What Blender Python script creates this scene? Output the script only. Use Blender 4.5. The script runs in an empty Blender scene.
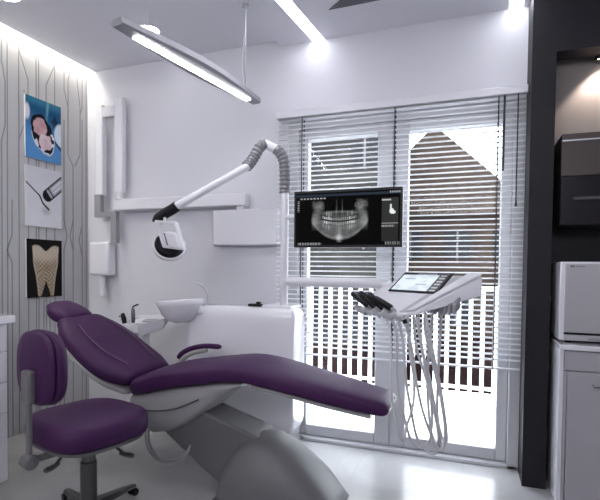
import bpy, bmesh, math, random
from mathutils import Vector, Matrix

random.seed(7)
sc = bpy.context.scene
COL = sc.collection
PI = math.pi

# ------------------------------------------------------------------ camera
cam_d = bpy.data.cameras.new('camera')
cam_d.sensor_fit = 'HORIZONTAL'
cam_d.sensor_width = 36.0
cam_d.lens = 36.0 * 466.37 / 600.0
cam_d.shift_y = 0.0543
cam_d.clip_start = 0.05
cam = bpy.data.objects.new('camera', cam_d)
COL.objects.link(cam)
_y, _p, _r = (math.radians(a) for a in (19.927, -1.789, -0.555))
_f = Vector((-math.sin(_y) * math.cos(_p), math.cos(_y) * math.cos(_p), math.sin(_p)))
_ri = Vector((math.cos(_y), math.sin(_y), 0))
_dn = _f.cross(_ri)
_right = math.cos(_r) * _ri + math.sin(_r) * _dn
_down = -math.sin(_r) * _ri + math.cos(_r) * _dn
m = Matrix((_right, -_down, -_f)).transposed().to_4x4()
m.translation = (0, 0, 1.2)
cam.matrix_world = m
sc.camera = cam

# ------------------------------------------------------------------ world, lights, exposure
sc.view_settings.view_transform = 'Standard'
sc.view_settings.look = 'None'
sc.view_settings.gamma = 1.0
sc.view_settings.use_curve_mapping = False
sc.view_settings.exposure = 0.5

W = bpy.data.worlds.new('sky')
sc.world = W
W.use_nodes = True
wn = W.node_tree.nodes
wl = W.node_tree.links
bg = wn['Background']
tc = wn.new('ShaderNodeTexCoord')
nz = wn.new('ShaderNodeTexNoise')
nz.inputs['Scale'].default_value = 3.0
nz.inputs['Detail'].default_value = 4.0
cr = wn.new('ShaderNodeValToRGB')
cr.color_ramp.elements[0].position = 0.35
cr.color_ramp.elements[0].color = (0.78, 0.84, 0.95, 1)
cr.color_ramp.elements[1].position = 0.65
cr.color_ramp.elements[1].color = (1.0, 0.99, 0.98, 1)
wl.new(tc.outputs['Generated'], nz.inputs['Vector'])
wl.new(nz.outputs['Fac'], cr.inputs['Fac'])
wl.new(cr.outputs['Color'], bg.inputs['Color'])
bg.inputs['Strength'].default_value = 8.0

STRIP_POWER = 8.0        # emission of the recessed ceiling strips
PENDANT_POWER = 26.0
COVE_POWER = 34.0
DOWNLIGHT_POWER = 20.0
NICHE_SPOT = 9.0


# added fill light, unseen behind the camera, brightens upper walls and ceiling
ad = bpy.data.lights.new('rear_fill_light', 'AREA')
ad.shape = 'RECTANGLE'
ad.size, ad.size_y = 3.6, 0.6
ad.energy = 39.0
ad.color = (0.96, 0.955, 1.0)
ao = bpy.data.objects.new('rear_fill_light', ad)
COL.objects.link(ao)
ao.location = (-0.9, -1.55, 2.35)
ao.rotation_euler = (math.radians(90 + 13), 0, 0)


# ------------------------------------------------------------------ helpers
MATS = {}


def mat(name, color, rough=0.5, metal=0.0, coat=0.0, emit=None, estr=0.0, bump=0.0, bscale=60.0,
        var=0.0, vscale=8.0, spec=0.5, transl=0.0):
    if name in MATS:
        return MATS[name]
    M = bpy.data.materials.new(name)
    M.use_nodes = True
    nt = M.node_tree
    b = nt.nodes['Principled BSDF']
    b.inputs['Base Color'].default_value = (*color, 1)
    b.inputs['Roughness'].default_value = rough
    b.inputs['Metallic'].default_value = metal
    b.inputs['Coat Weight'].default_value = coat
    b.inputs['Specular IOR Level'].default_value = spec
    if emit:
        b.inputs['Emission Color'].default_value = (*emit, 1)
        b.inputs['Emission Strength'].default_value = estr
    if var or bump:
        t = nt.nodes.new('ShaderNodeTexCoord')
        n = nt.nodes.new('ShaderNodeTexNoise')
        n.inputs['Scale'].default_value = vscale if var else bscale
        n.inputs['Detail'].default_value = 5
        nt.links.new(t.outputs['Object'], n.inputs['Vector'])
        if var:
            r = nt.nodes.new('ShaderNodeValToRGB')
            r.color_ramp.elements[0].position = 0.3
            r.color_ramp.elements[1].position = 0.7
            r.color_ramp.elements[0].color = (*[c * (1 - var) for c in color], 1)
            r.color_ramp.elements[1].color = (*[min(1, c * (1 + var)) for c in color], 1)
            nt.links.new(n.outputs['Fac'], r.inputs['Fac'])
            nt.links.new(r.outputs['Color'], b.inputs['Base Color'])
        if bump:
            n2 = nt.nodes.new('ShaderNodeTexNoise')
            n2.inputs['Scale'].default_value = bscale
            nt.links.new(t.outputs['Object'], n2.inputs['Vector'])
            bp = nt.nodes.new('ShaderNodeBump')
            bp.inputs['Strength'].default_value = bump
            bp.inputs['Distance'].default_value = 0.002
            nt.links.new(n2.outputs['Fac'], bp.inputs['Height'])
            nt.links.new(bp.outputs['Normal'], b.inputs['Normal'])
    if transl:
        tr = nt.nodes.new('ShaderNodeBsdfTranslucent')
        tr.inputs['Color'].default_value = (*color, 1)
        mx = nt.nodes.new('ShaderNodeMixShader')
        mx.inputs['Fac'].default_value = transl
        nt.links.new(b.outputs['BSDF'], mx.inputs[1])
        nt.links.new(tr.outputs['BSDF'], mx.inputs[2])
        nt.links.new(mx.outputs['Shader'], nt.nodes['Material Output'].inputs['Surface'])
    MATS[name] = M
    return M


def glass_mat(name, tint=(0.95, 0.97, 0.98), gloss=0.5):
    if name in MATS:
        return MATS[name]
    M = bpy.data.materials.new(name)
    M.use_nodes = True
    nt = M.node_tree
    nt.nodes.remove(nt.nodes['Principled BSDF'])
    t = nt.nodes.new('ShaderNodeBsdfTransparent')
    t.inputs['Color'].default_value = (*tint, 1)
    g = nt.nodes.new('ShaderNodeBsdfGlossy')
    g.inputs['Roughness'].default_value = 0.02
    fr = nt.nodes.new('ShaderNodeFresnel')
    fr.inputs['IOR'].default_value = 1.45
    mu = nt.nodes.new('ShaderNodeMath')
    mu.operation = 'MULTIPLY'
    mu.inputs[1].default_value = gloss
    mx = nt.nodes.new('ShaderNodeMixShader')
    nt.links.new(fr.outputs['Fac'], mu.inputs[0])
    nt.links.new(mu.outputs[0], mx.inputs['Fac'])
    nt.links.new(t.outputs['BSDF'], mx.inputs[1])
    nt.links.new(g.outputs['BSDF'], mx.inputs[2])
    nt.links.new(mx.outputs['Shader'], nt.nodes['Material Output'].inputs['Surface'])
    MATS[name] = M
    return M


def paint_mat(name, emission=0.0, rough=0.4, spec=0.4):
    """a printed or displayed image: reads the colour attribute 'Col'"""
    M = bpy.data.materials.new(name)
    M.use_nodes = True
    nt = M.node_tree
    b = nt.nodes['Principled BSDF']
    b.inputs['Roughness'].default_value = rough
    b.inputs['Specular IOR Level'].default_value = spec
    a = nt.nodes.new('ShaderNodeAttribute')
    a.attribute_name = 'Col'
    if emission:
        b.inputs['Base Color'].default_value = (0.002, 0.002, 0.002, 1)
        nt.links.new(a.outputs['Color'], b.inputs['Emission Color'])
        b.inputs['Emission Strength'].default_value = emission
    else:
        nt.links.new(a.outputs['Color'], b.inputs['Base Color'])
    return M


def tag(o, label=None, cat=None, group=None, kind=None):
    if label:
        o['label'] = label
    if cat:
        o['category'] = cat
    if group:
        o['group'] = group
    if kind:
        o['kind'] = kind
    return o


def thing(name, label, cat, loc=(0, 0, 0), group=None):
    o = bpy.data.objects.new(name, None)
    COL.objects.link(o)
    o.location = loc
    o.empty_display_size = 0.1
    return tag(o, label, cat, group)


def origin_of(o):
    v = Vector((0, 0, 0))
    while o is not None:
        v += Vector(o.location)
        o = o.parent
    return v


def obj(name, bm, material, parent=None, smooth=True, bevel=0.0, angle=35, segs=2, label=None):
    """link a bmesh (world coordinates) as ONE mesh object, below parent"""
    bmesh.ops.recalc_face_normals(bm, faces=bm.faces[:])
    vs = bm.verts
    lo = Vector((min(v.co.x for v in vs), min(v.co.y for v in vs), min(v.co.z for v in vs)))
    hi = Vector((max(v.co.x for v in vs), max(v.co.y for v in vs), max(v.co.z for v in vs)))
    c = (lo + hi) / 2
    c.z = lo.z
    for v in bm.verts:
        v.co -= c
    me = bpy.data.meshes.new(name)
    bm.to_mesh(me)
    bm.free()
    mats = material if isinstance(material, (list, tuple)) else [material]
    for mm in mats:
        me.materials.append(mm)
    if smooth:
        me.polygons.foreach_set('use_smooth', [True] * len(me.polygons))
        me.set_sharp_from_angle(angle=math.radians(angle))
    o = bpy.data.objects.new(name, me)
    COL.objects.link(o)
    if parent is not None:
        o.parent = parent
        o.location = c - origin_of(parent)
    else:
        o.location = c
    if bevel:
        b = o.modifiers.new('bevel', 'BEVEL')
        b.width = bevel
        b.segments = segs
        b.limit_method = 'ANGLE'
        b.angle_limit = math.radians(40)
        b.harden_normals = False
    if label:
        o['label'] = label
    return o


def BM():
    return bmesh.new()


def box(bm, x0, x1, y0, y1, z0, z1, mi=0):
    vs = [bm.verts.new((x, y, z)) for z in (z0, z1) for y in (y0, y1) for x in (x0, x1)]
    for f in ((0, 1, 3, 2), (4, 6, 7, 5), (0, 4, 5, 1), (2, 3, 7, 6), (0, 2, 6, 4), (1, 5, 7, 3)):
        fc = bm.faces.new([vs[i] for i in f])
        fc.material_index = mi
    return bm


def obox(bm, c, ax, ay, az, sx, sy, sz):
    """box with centre c, unit axes and full sizes"""
    c, ax, ay, az = Vector(c), Vector(ax).normalized(), Vector(ay).normalized(), Vector(az).normalized()
    vs = [bm.verts.new(c + ax * (i * sx / 2) + ay * (j * sy / 2) + az * (k * sz / 2))
          for k in (-1, 1) for j in (-1, 1) for i in (-1, 1)]
    for f in ((0, 1, 3, 2), (4, 6, 7, 5), (0, 4, 5, 1), (2, 3, 7, 6), (0, 2, 6, 4), (1, 5, 7, 3)):
        bm.faces.new([vs[i] for i in f])
    return bm


def loft(bm, rings, caps=True, closed=True):
    rs = [[bm.verts.new(p) for p in r] for r in rings]
    n = len(rs[0])
    for a, b in zip(rs[:-1], rs[1:]):
        for i in range(n if closed else n - 1):
            j = (i + 1) % n
            bm.faces.new((a[i], a[j], b[j], b[i]))
    if caps:
        bm.faces.new(rs[0][::-1])
        bm.faces.new(rs[-1])
    return bm


def smooth_path(pts, sub=6):
    """Catmull-Rom through the points"""
    P = [Vector(p) for p in pts]
    P = [P[0] * 2 - P[1]] + P + [P[-1] * 2 - P[-2]]
    out = []
    for i in range(1, len(P) - 2):
        p0, p1, p2, p3 = P[i - 1:i + 3]
        for k in range(sub):
            t = k / sub
            out.append(0.5 * ((2 * p1) + (p2 - p0) * t + (2 * p0 - 5 * p1 + 4 * p2 - p3) * t * t
                              + (3 * p1 - p0 - 3 * p2 + p3) * t ** 3))
    out.append(P[-2])
    return out


def tube(bm, pts, r, n=12, caps=True):
    P = [Vector(p) for p in pts]
    rad = r if isinstance(r, (list, tuple)) else [r] * len(P)
    t = (P[1] - P[0]).normalized()
    u = t.orthogonal().normalized()
    rings = []
    for i, p in enumerate(P):
        if i == 0:
            tt = P[1] - P[0]
        elif i == len(P) - 1:
            tt = P[-1] - P[-2]
        else:
            tt = (P[i + 1] - P[i]).normalized() + (P[i] - P[i - 1]).normalized()
        tt.normalize()
        u = (u - tt * u.dot(tt)).normalized()
        w = tt.cross(u)
        rings.append([p + (u * math.cos(a) + w * math.sin(a)) * rad[i]
                      for a in (2 * PI * k / n for k in range(n))])
    return loft(bm, rings, caps)


def lathe(bm, prof, c=(0, 0, 0), n=32, axis=(0, 0, 1), caps=True):
    c = Vector(c)
    az = Vector(axis).normalized()
    ax = az.orthogonal().normalized()
    ay = az.cross(ax)
    rings = [[c + az * z + (ax * math.cos(a) + ay * math.sin(a)) * max(r, 1e-4)
              for a in (2 * PI * k / n for k in range(n))] for r, z in prof]
    return loft(bm, rings, caps)


def se(a, b, p=4.0, n=36):
    """superellipse ring"""
    out = []
    for k in range(n):
        t = 2 * PI * k / n
        c, s = math.cos(t), math.sin(t)
        out.append((a * math.copysign(abs(c) ** (2 / p), c), b * math.copysign(abs(s) ** (2 / p), s)))
    return out


def prism(bm, poly, plane, lo, hi):
    """poly in 2D, extruded along the remaining axis; plane 'xz' | 'xy' | 'yz'"""
    def P(a, b, c):
        return {'xz': (a, c, b), 'xy': (a, b, c), 'yz': (c, a, b)}[plane]
    r0 = [P(a, b, lo) for a, b in poly]
    r1 = [P(a, b, hi) for a, b in poly]
    return loft(bm, [r0, r1])


def cushion(bm, st, yc, p=3.6, n=40, end=0.03, crown=0.0):
    """padded upholstery along a path in XZ; st = (x, z_top, half_width, thickness[, dy])"""
    S = [Vector((s[0], s[1], s[2])) for s in st]
    S2 = [Vector((s[3], s[4] if len(s) > 4 else 0.0, 0)) for s in st]
    A = smooth_path(S, 4)
    B = smooth_path(S2, 4)
    rings = []
    N = len(A)
    T = []
    for i in range(N):
        d = A[min(i + 1, N - 1)] - A[max(i - 1, 0)]
        T.append(Vector((d.x, 0, d.y)).normalized())
    ends = ((0.35, 1.0), (0.7, 0.72), (0.9, 0.35), (1.0, 0.0))

    def ring(i, k, off):
        t = T[i]
        nrm = Vector((-t.z, 0, t.x))
        if nrm.z < 0:
            nrm = -nrm
        hw, th = A[i].z * (1 - (1 - k) * 0.28), B[i].x * k
        c = Vector((A[i].x, yc + B[i].y, A[i].y)) - nrm * (B[i].x / 2) + t * off
        out = []
        for a, b in se(hw, th / 2, p, n):
            lift = crown * (1 - (a / hw) ** 2) if b > 0 else 0
            out.append(c + Vector((0, a, 0)) + nrm * (b + lift * k))
        return out
    for k, o in ends:
        rings.append(ring(0, k, -end * (1 - o) * 0 - end * 0 + end * (-1 + (1 - o)) if False else -end * o))
    for i in range(1, N - 1):
        rings.append(ring(i, 1.0, 0))
    for k, o in ends[::-1]:
        rings.append(ring(N - 1, k, end * o))
    return loft(bm, rings)


def painted(name, o, ux, uy, w, h, nx, ny, fn, M, parent):
    """flat image: o = top-left corner, ux right, uy down (unit vectors); fn(u, v) -> rgb"""
    bm = BM()
    lay = bm.verts.layers.float_color.new('Col')
    o, ux, uy = Vector(o), Vector(ux), Vector(uy)
    g = []
    for j in range(ny + 1):
        row = []
        for i in range(nx + 1):
            u, v = i / nx, j / ny
            q = bm.verts.new(o + ux * (u * w) + uy * (v * h))
            c = fn(u, v)
            q[lay] = (c[0], c[1], c[2], 1)
            row.append(q)
        g.append(row)
    for j in range(ny):
        for i in range(nx):
            bm.faces.new((g[j][i], g[j + 1][i], g[j + 1][i + 1], g[j][i + 1]))
    return obj(name, bm, M, parent, smooth=False)


def sm(a, b, x):
    t = max(0.0, min(1.0, (x - a) / (b - a))) if a != b else float(x > a)
    return t * t * (3 - 2 * t)


def mixc(a, b, t):
    return tuple(x * (1 - t) + y * t for x, y in zip(a, b))


def hsh(i, j=0):
    x = math.sin(i * 127.1 + j * 311.7) * 43758.5453
    return x - math.floor(x)


def vnoise(x, y):
    i, j = math.floor(x), math.floor(y)
    fx, fy = x - i, y - j
    fx, fy = fx * fx * (3 - 2 * fx), fy * fy * (3 - 2 * fy)
    a = hsh(i, j) * (1 - fx) + hsh(i + 1, j) * fx
    b = hsh(i, j + 1) * (1 - fx) + hsh(i + 1, j + 1) * fx
    return a * (1 - fy) + b * fy


# ------------------------------------------------------------------ materials
wall_white = mat('wall_paint', (0.66, 0.66, 0.71), 0.6, bump=0.05, bscale=220)
ceil_paint = mat('ceiling_paint', (0.80, 0.80, 0.86), 0.7)
panel_grey = mat('panel_grey', (0.50, 0.495, 0.505), 0.5, var=0.03, vscale=3)
groove = mat('panel_groove', (0.27, 0.265, 0.275), 0.6)
dark_frame = mat('dark_partition', (0.013, 0.0125, 0.0165), 0.5, spec=0.25)
taupe = mat('niche_taupe', (0.30, 0.265, 0.25), 0.6)
black_gloss = mat('black_gloss', (0.006, 0.006, 0.007), 0.3, spec=0.25)
black_matte = mat('black_matte', (0.007, 0.007, 0.008), 0.5, spec=0.25)
black_plastic = mat('black_plastic', (0.006, 0.006, 0.008), 0.4, spec=0.25)
white_plastic = mat('white_plastic', (0.74, 0.735, 0.78), 0.28, coat=0.2)
white_gloss = mat('white_gloss', (0.78, 0.775, 0.82), 0.15, coat=0.4)
grey_shell = mat('grey_shell', (0.33, 0.325, 0.33), 0.4)
grey_base = mat('grey_base', (0.13, 0.127, 0.132), 0.42, var=0.04, vscale=5)
grey_dark = mat('grey_dark', (0.06, 0.058, 0.061), 0.4)
grey_mid = mat('grey_mid', (0.30, 0.295, 0.32), 0.4)
alu = mat('aluminium', (0.55, 0.55, 0.58), 0.35, metal=0.6)
steel = mat('steel', (0.5, 0.5, 0.52), 0.25, metal=1.0)
hose_grey = mat('hose_grey', (0.55, 0.545, 0.56), 0.4)
purple = mat('purple_leather', (0.046, 0.012, 0.061), 0.48, spec=0.22, bump=0.12, bscale=320, var=0.06, vscale=4)
purple_pipe = mat('purple_piping', (0.10, 0.045, 0.12), 0.4)
blind_white = mat('blind_slat', (0.84, 0.84, 0.86), 0.45, transl=0.2)
blind_cord = mat('blind_cord', (0.03, 0.03, 0.035), 0.6)
frame_white = mat('window_frame_paint', (0.56, 0.56, 0.59), 0.4)
cab_grey = mat('cabinet_grey', (0.40, 0.385, 0.41), 0.4)
cab_white = mat('cabinet_white', (0.72, 0.71, 0.76), 0.35)
glow = mat('strip_diffuser', (0.9, 0.9, 0.95), 0.5, emit=(0.93, 0.94, 1.0), estr=STRIP_POWER)
glow_p = mat('pendant_diffuser', (0.9, 0.9, 0.95), 0.5, emit=(0.96, 0.97, 1.0), estr=PENDANT_POWER)
glow_c = mat('cove_led', (0.9, 0.9, 0.8), 0.5, emit=(1.0, 0.96, 0.84), estr=COVE_POWER)
glow_d = mat('downlight_lens', (0.9, 0.9, 0.95), 0.5, emit=(0.98, 0.98, 1.0), estr=DOWNLIGHT_POWER)
pane_glass = glass_mat('pane_glass', gloss=0.25)

# floor: pale tiles with a soft marbling
FM = bpy.data.materials.new('floor_tiles')
FM.use_nodes = True
nt = FM.node_tree
b = nt.nodes['Principled BSDF']
b.inputs['Roughness'].default_value = 0.22
t = nt.nodes.new('ShaderNodeTexCoord')
n1 = nt.nodes.new('ShaderNodeTexNoise')
n1.inputs['Scale'].default_value = 2.2
n1.inputs['Detail'].default_value = 8
n1.inputs['Distortion'].default_value = 0.8
r1 = nt.nodes.new('ShaderNodeValToRGB')
r1.color_ramp.elements[0].position = 0.3
r1.color_ramp.elements[0].color = (0.31, 0.308, 0.315, 1)
r1.color_ramp.elements[1].position = 0.7
r1.color_ramp.elements[1].color = (0.40, 0.398, 0.402, 1)
br = nt.nodes.new('ShaderNodeTexBrick')
br.inputs['Color1'].default_value = (1, 1, 1, 1)
br.inputs['Color2'].default_value = (0.96, 0.96, 0.96, 1)
br.inputs['Mortar'].default_value = (0.92, 0.92, 0.92, 1)
br.inputs['Scale'].default_value = 1.0
br.inputs['Mortar Size'].default_value = 0.003
br.inputs['Brick Width'].default_value = 0.6
br.inputs['Row Height'].default_value = 0.6
br.offset = 0.0
mx = nt.nodes.new('ShaderNodeMix')
mx.data_type = 'RGBA'
mx.blend_type = 'MULTIPLY'
mx.inputs['Factor'].default_value = 1.0
nt.links.new(t.outputs['Object'], n1.inputs['Vector'])
nt.links.new(t.outputs['Object'], br.inputs['Vector'])
nt.links.new(n1.outputs['Fac'], r1.inputs['Fac'])
nt.links.new(r1.outputs['Color'], mx.inputs['A'])
nt.links.new(br.outputs['Color'], mx.inputs['B'])
nt.links.new(mx.outputs['Result'], b.inputs['Base Color'])

# ================================================================== STRUCTURE
XL, XR, YB, YW = -2.981, 1.75, -1.6, 3.05
ZC, ZD = 2.784, 2.74


def struct(o):
    o['kind'] = 'structure'
    return o


struct(obj('floor', box(BM(), XL - 0.2, XR + 0.2, YB - 0.2, YW + 0.2, -0.1, 0.0), FM, smooth=False))

# left wall panel with thin inlaid tree-branch lines
bm = box(BM(), XL - 0.15, XL, YB - 0.2, YW + 0.2, 0, 3.0)
LINES = [
    [(2.34, 2.75), (2.319, 0.0)], [(2.3, 2.76), (2.298, 2.577), (2.322, 2.44), (2.319, 2.151), (2.293, 2.043), (2.281, 0.0)],
    [(2.426, 2.733), (2.407, 0.0)], [(2.425, 2.705), (2.498, 2.52), (2.482, 0.0)],
    [(2.465, 2.438), (2.463, 2.192), (2.419, 2.076)], [(2.565, 2.76), (2.547, 0.0)], [(2.586, 2.76), (2.568, 0.0)],
    [(2.726, 2.76), (2.709, 0.0)], [(2.725, 2.71), (2.649, 2.54), (2.633, 0.0)],
    [(2.814, 2.76), (2.812, 2.562), (2.85, 2.436), (2.849, 2.381), (2.847, 2.07), (2.896, 1.994), (2.885, 0.0)],
    [(2.881, 2.76), (2.851, 2.653), (2.85, 2.436)],
    [(2.941, 2.77), (2.941, 2.671), (2.97, 2.474), (2.97, 2.426), (2.967, 2.097), (2.916, 1.998)],
    [(2.993, 2.786), (2.991, 2.481), (2.97, 2.426)], [(2.99, 2.384), (2.978, 0.0)],
    [(2.811, 2.331), (2.805, 1.557), (2.833, 1.434), (2.803, 1.323), (2.797, 0.0)],
    [(2.893, 1.565), (2.862, 1.436), (2.891, 1.326)], [(2.985, 1.534), (2.953, 1.41), (2.983, 1.281)],
    [(2.365, 1.651), (2.363, 1.409), (2.324, 1.304)], [(2.361, 1.222), (2.324, 1.304)], [(2.361, 1.222), (2.356, 0.0)],
    [(3.034, 2.762), (3.019, 0.0)], [(2.617, 0.943), (2.615, 0.643), (2.579, 0.529), (2.576, 0.0)],
    [(2.76, 0.7), (2.757, 0.0)], [(2.67, 0.939), (2.668, 0.712), (2.708, 0.583), (2.705, 0.0)],
    [(2.2, 2.76), (2.19, 2.2), (2.15, 2.0), (2.14, 0.0)], [(2.08, 2.76), (2.08, 0.0)], [(1.95, 2.76), (1.99, 2.3), (1.98, 0.0)]]
for L in LINES:
    for (a, c), (d, e) in zip(L[:-1], L[1:]):
        v = Vector((d - a, e - c))
        ln = v.length
        nv = Vector((-v.y, v.x)) / ln * 0.0045
        ex = v / ln * 0.002
        q = [(a - ex.x + nv.x, c - ex.y + nv.y), (a - ex.x - nv.x, c - ex.y - nv.y),
             (d + ex.x - nv.x, e + ex.y - nv.y), (d + ex.x + nv.x, e + ex.y + nv.y)]
        r0 = [bm.verts.new((XL - 0.001, y, max(z, 0.002))) for y, z in q]
        r1 = [bm.verts.new((XL + 0.0012, y, max(z, 0.002))) for y, z in q]
        fs = [bm.faces.new(r1)] + [bm.faces.new((r0[i], r0[(i + 1) % 4], r1[(i + 1) % 4], r1[i])) for i in range(4)]
        for f in fs:
            f.material_index = 1
struct(obj('wall_left', bm, [panel_grey, groove], smooth=False))

# window wall round the opening of the two glazed leaves
OX0, OX1, OZ1 = -1.20, 0.27, 2.215
bm = BM()
box(bm, XL, OX0, YW, YW + 0.2, 0, 3.0)
box(bm, OX1, XR, YW, YW + 0.2, 0, 3.0)
box(bm, OX0, OX1, YW, YW + 0.2, OZ1, 3.0)
struct(obj('wall_back', bm, wall_white, smooth=False))
struct(obj('wall_right', box(BM(), XR, XR + 0.15, YB - 0.2, YW + 0.2, 0, 3.0), wall_white, smooth=False))
struct(obj('wall_front', box(BM(), XL - 0.15, XR + 0.15, YB - 0.15, YB, 0, 3.0), wall_white, smooth=False))

# ceiling: high field on the left with a light slot along the panel, lowered field on the right


def edge_x(y):
    return -1.263 + 0.094 * (y - YW)


def quad_slab(bm, pts, z0, z1):
    return loft(bm, [[(x, y, z0) for x, y in pts], [(x, y, z1) for x, y in pts]])


struct(obj('ceiling', quad_slab(BM(), [(-2.912, YB), (edge_x(YB), YB), (edge_x(YW), YW), (-2.912, YW)], ZC, ZC + 0.03),
           ceil_paint, smooth=False))
struct(obj('ceiling_slot_cover', box(BM(), XL, -2.85, YB, YW, 2.93, 2.96), ceil_paint, smooth=False)).name = 'trim_1'

# lowered field, cut open for the two light strips
S1 = (-1.030, -0.947, 0.098)     # left x and right x at the window wall, skew
S2 = (0.190, 0.268, 0.05)


def sx(s, k, y):
    return s[k] + s[2] * (y - YW)


bm = BM()
for s_ in (S1, S2):
    quad_slab(bm, [(sx(s_, 0, YB), YB), (sx(s_, 1, YB), YB), (sx(s_, 1, 1.3), 1.3), (sx(s_, 0, 1.3), 1.3)], ZD, ZD + 0.09)
for a, c in (((lambda y: edge_x(y)), (lambda y: sx(S1, 0, y))), ((lambda y: sx(S1, 1, y)), (lambda y: sx(S2, 0, y))),
             ((lambda y: sx(S2, 1, y)), (lambda y: XR))):
    quad_slab(bm, [(a(YB), YB), (c(YB), YB), (c(YW), YW), (a(YW), YW)], ZD, ZD + 0.09)
struct(obj('ceiling_lowered', bm, ceil_paint, smooth=False)).name = 'ceiling_1'
struct(obj('ceiling_top', box(BM(), XL - 0.15, XR + 0.15, YB - 0.15, YW + 0.2, 2.97, 3.03), ceil_paint, smooth=False)).name = 'ceiling_2'

# dark triangular recess panel in the lowered ceiling
bm = quad_slab(BM(), [(-0.818, 2.71), (-0.43, 2.705), (-0.30, 2.35), (-0.33, 2.30)], ZD - 0.004, ZD + 0.02)
struct(obj('trim_2', bm, mat('recess_dark', (0.10, 0.098, 0.115), 0.5), smooth=False))

# dark partition: pillar and lintel that frame the niche on the right
PX0, PX1, PY = 0.297, 0.415, 2.829
bm = BM()
box(bm, PX0, PX1, PY, YW, 0, ZD)
box(bm, PX1, XR, PY, PY + 0.125, 2.364, ZD)
struct(obj('trim_3', bm, dark_frame, smooth=False))
bm = BM()
box(bm, PX1, XR, YW - 0.012, YW - 0.002, 1.87, 2.72)
struct(obj('wall_niche', bm, taupe, smooth=False))
struct(obj('trim_4', box(BM(), PX1, XR, YW - 0.016, YW - 0.002, 0.0, 1.868), black_gloss, smooth=False))

# ---- glazed balcony doors behind the blind
def window(name, x0, x1, z0, z1, sl, sr, bot, top, label):
    y0, y1 = YW + 0.03, YW + 0.09
    bm = BM()
    box(bm, x0, x0 + sl, y0, y1, z0, z1)
    box(bm, x1 - sr, x1, y0, y1, z0, z1)
    box(bm, x0 + sl, x1 - sr, y0, y1, z0, z0 + bot)
    box(bm, x0 + sl, x1 - sr, y0, y1, z1 - top, z1)
    w = struct(obj(name, bm, frame_white, bevel=0.006))
    w['label'] = label
    p = obj('pane', box(BM(), x0 + sl, x1 - sr, y0 + 0.028, y0 + 0.034, z0 + bot, z1 - top), pane_glass, w, smooth=False)
    return w


bm = BM()
box(bm, OX0, -1.125, YW + 0.005, YW + 0.10, 0, OZ1)
box(bm, 0.235, OX1 + 0.028, YW - 0.012, YW + 0.10, 0, OZ1)
box(bm, -1.125, 0.235, YW + 0.005, YW + 0.10, 2.16, OZ1)
box(bm, -1.125, 0.235, YW + 0.005, YW + 0.10, 0, 0.025)
struct(obj('trim_5', bm, frame_white, bevel=0.004))
window('window_1', -1.123, -0.481, 0.027, 2.158, 0.06, 0.10, 0.072, 0.07, 'left glazed balcony door leaf behind the blind')
window('window_2', -0.479, 0.233, 0.027, 2.158, 0.10, 0.062, 0.072, 0.07, 'right glazed balcony door leaf behind the blind')
struct(obj('baseboard_back', box(BM(), -1.07, 0.29, YW - 0.012, YW + 0.004, 0.0, 0.022), frame_white, bevel=0.003))

# ================================================================== OUTSIDE
struct(obj('balcony_floor', box(BM(), -4.0, 3.0, YW + 0.2, 4.85, -0.15, -0.005),
           mat('balcony_tile', (0.85, 0.85, 0.85), 0.6), smooth=False)).name = 'floor_1'
rail = thing('balcony_railing', 'white metal balcony railing of upright bars outside the window', 'railing', (-0.5, 4.75, 0))
rail_m = mat('railing_white', (0.86, 0.86, 0.86), 0.4)
obj('top_rail', box(BM(), -3.2, 2.2, 4.725, 4.775, 1.0, 1.04), rail_m, rail, bevel=0.005)
obj('bottom_rail', box(BM(), -3.2, 2.2, 4.735, 4.765, 0.05, 0.08), rail_m, rail, bevel=0.004)
x = -2.02
while x < 0.75:
    obj('baluster', box(BM(), x - 0.018, x + 0.018, 4.738, 4.762, -0.005, 1.0), rail_m, rail, smooth=False)
    x += 0.1075


def house(name, label, x0, x1, y0, y1, z0, z1, roof, wallc, storeys, bays, roofc):
    h = thing(name, label, 'building', ((x0 + x1) / 2, y0, z0))
    obj('wall', box(BM(), x0, x1, y0, y1, z0, z1), wallc, h, smooth=False)
    poly = [(x0 - 0.05, z1), (x1 + 0.05, z1), ((x0 + x1) / 2, z1 + roof)]
    obj('roof', prism(BM(), poly, 'xz', y0 - 0.4, y1), wallc if roof > 2 else roofc, h, smooth=False)
    obj('ground_floor', box(BM(), x0 - 0.05, x1 + 0.05, y0 - 0.15, y1, z0, -1.0), mat('shopfront_brown', (0.012, 0.006, 0.006), 0.6, var=0.5, vscale=1.2, spec=0.05), h, smooth=False)
    wdark = mat('far_window', (0.008, 0.008, 0.010), 0.4, spec=0.1)
    sh = (z1 - z0) / storeys
    for s in range(storeys):
        for k in range(bays):
            cx = x0 + (k + 0.5) * (x1 - x0) / bays
            w = obj('window', box(BM(), cx - 0.42, cx + 0.42, y0 - 0.02, y0 + 0.05, z0 + s * sh + 0.7, z0 + s * sh + sh - 0.5),
                    wdark, h, smooth=False)
            obj('window_frame', box(BM(), cx - 0.03, cx + 0.03, y0 - 0.05, y0 - 0.021, z0 + s * sh + 0.7, z0 + s * sh + sh - 0.5),
                mat('far_frame', (0.06, 0.057, 0.055), 0.5), w, smooth=False)
    return h


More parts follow.
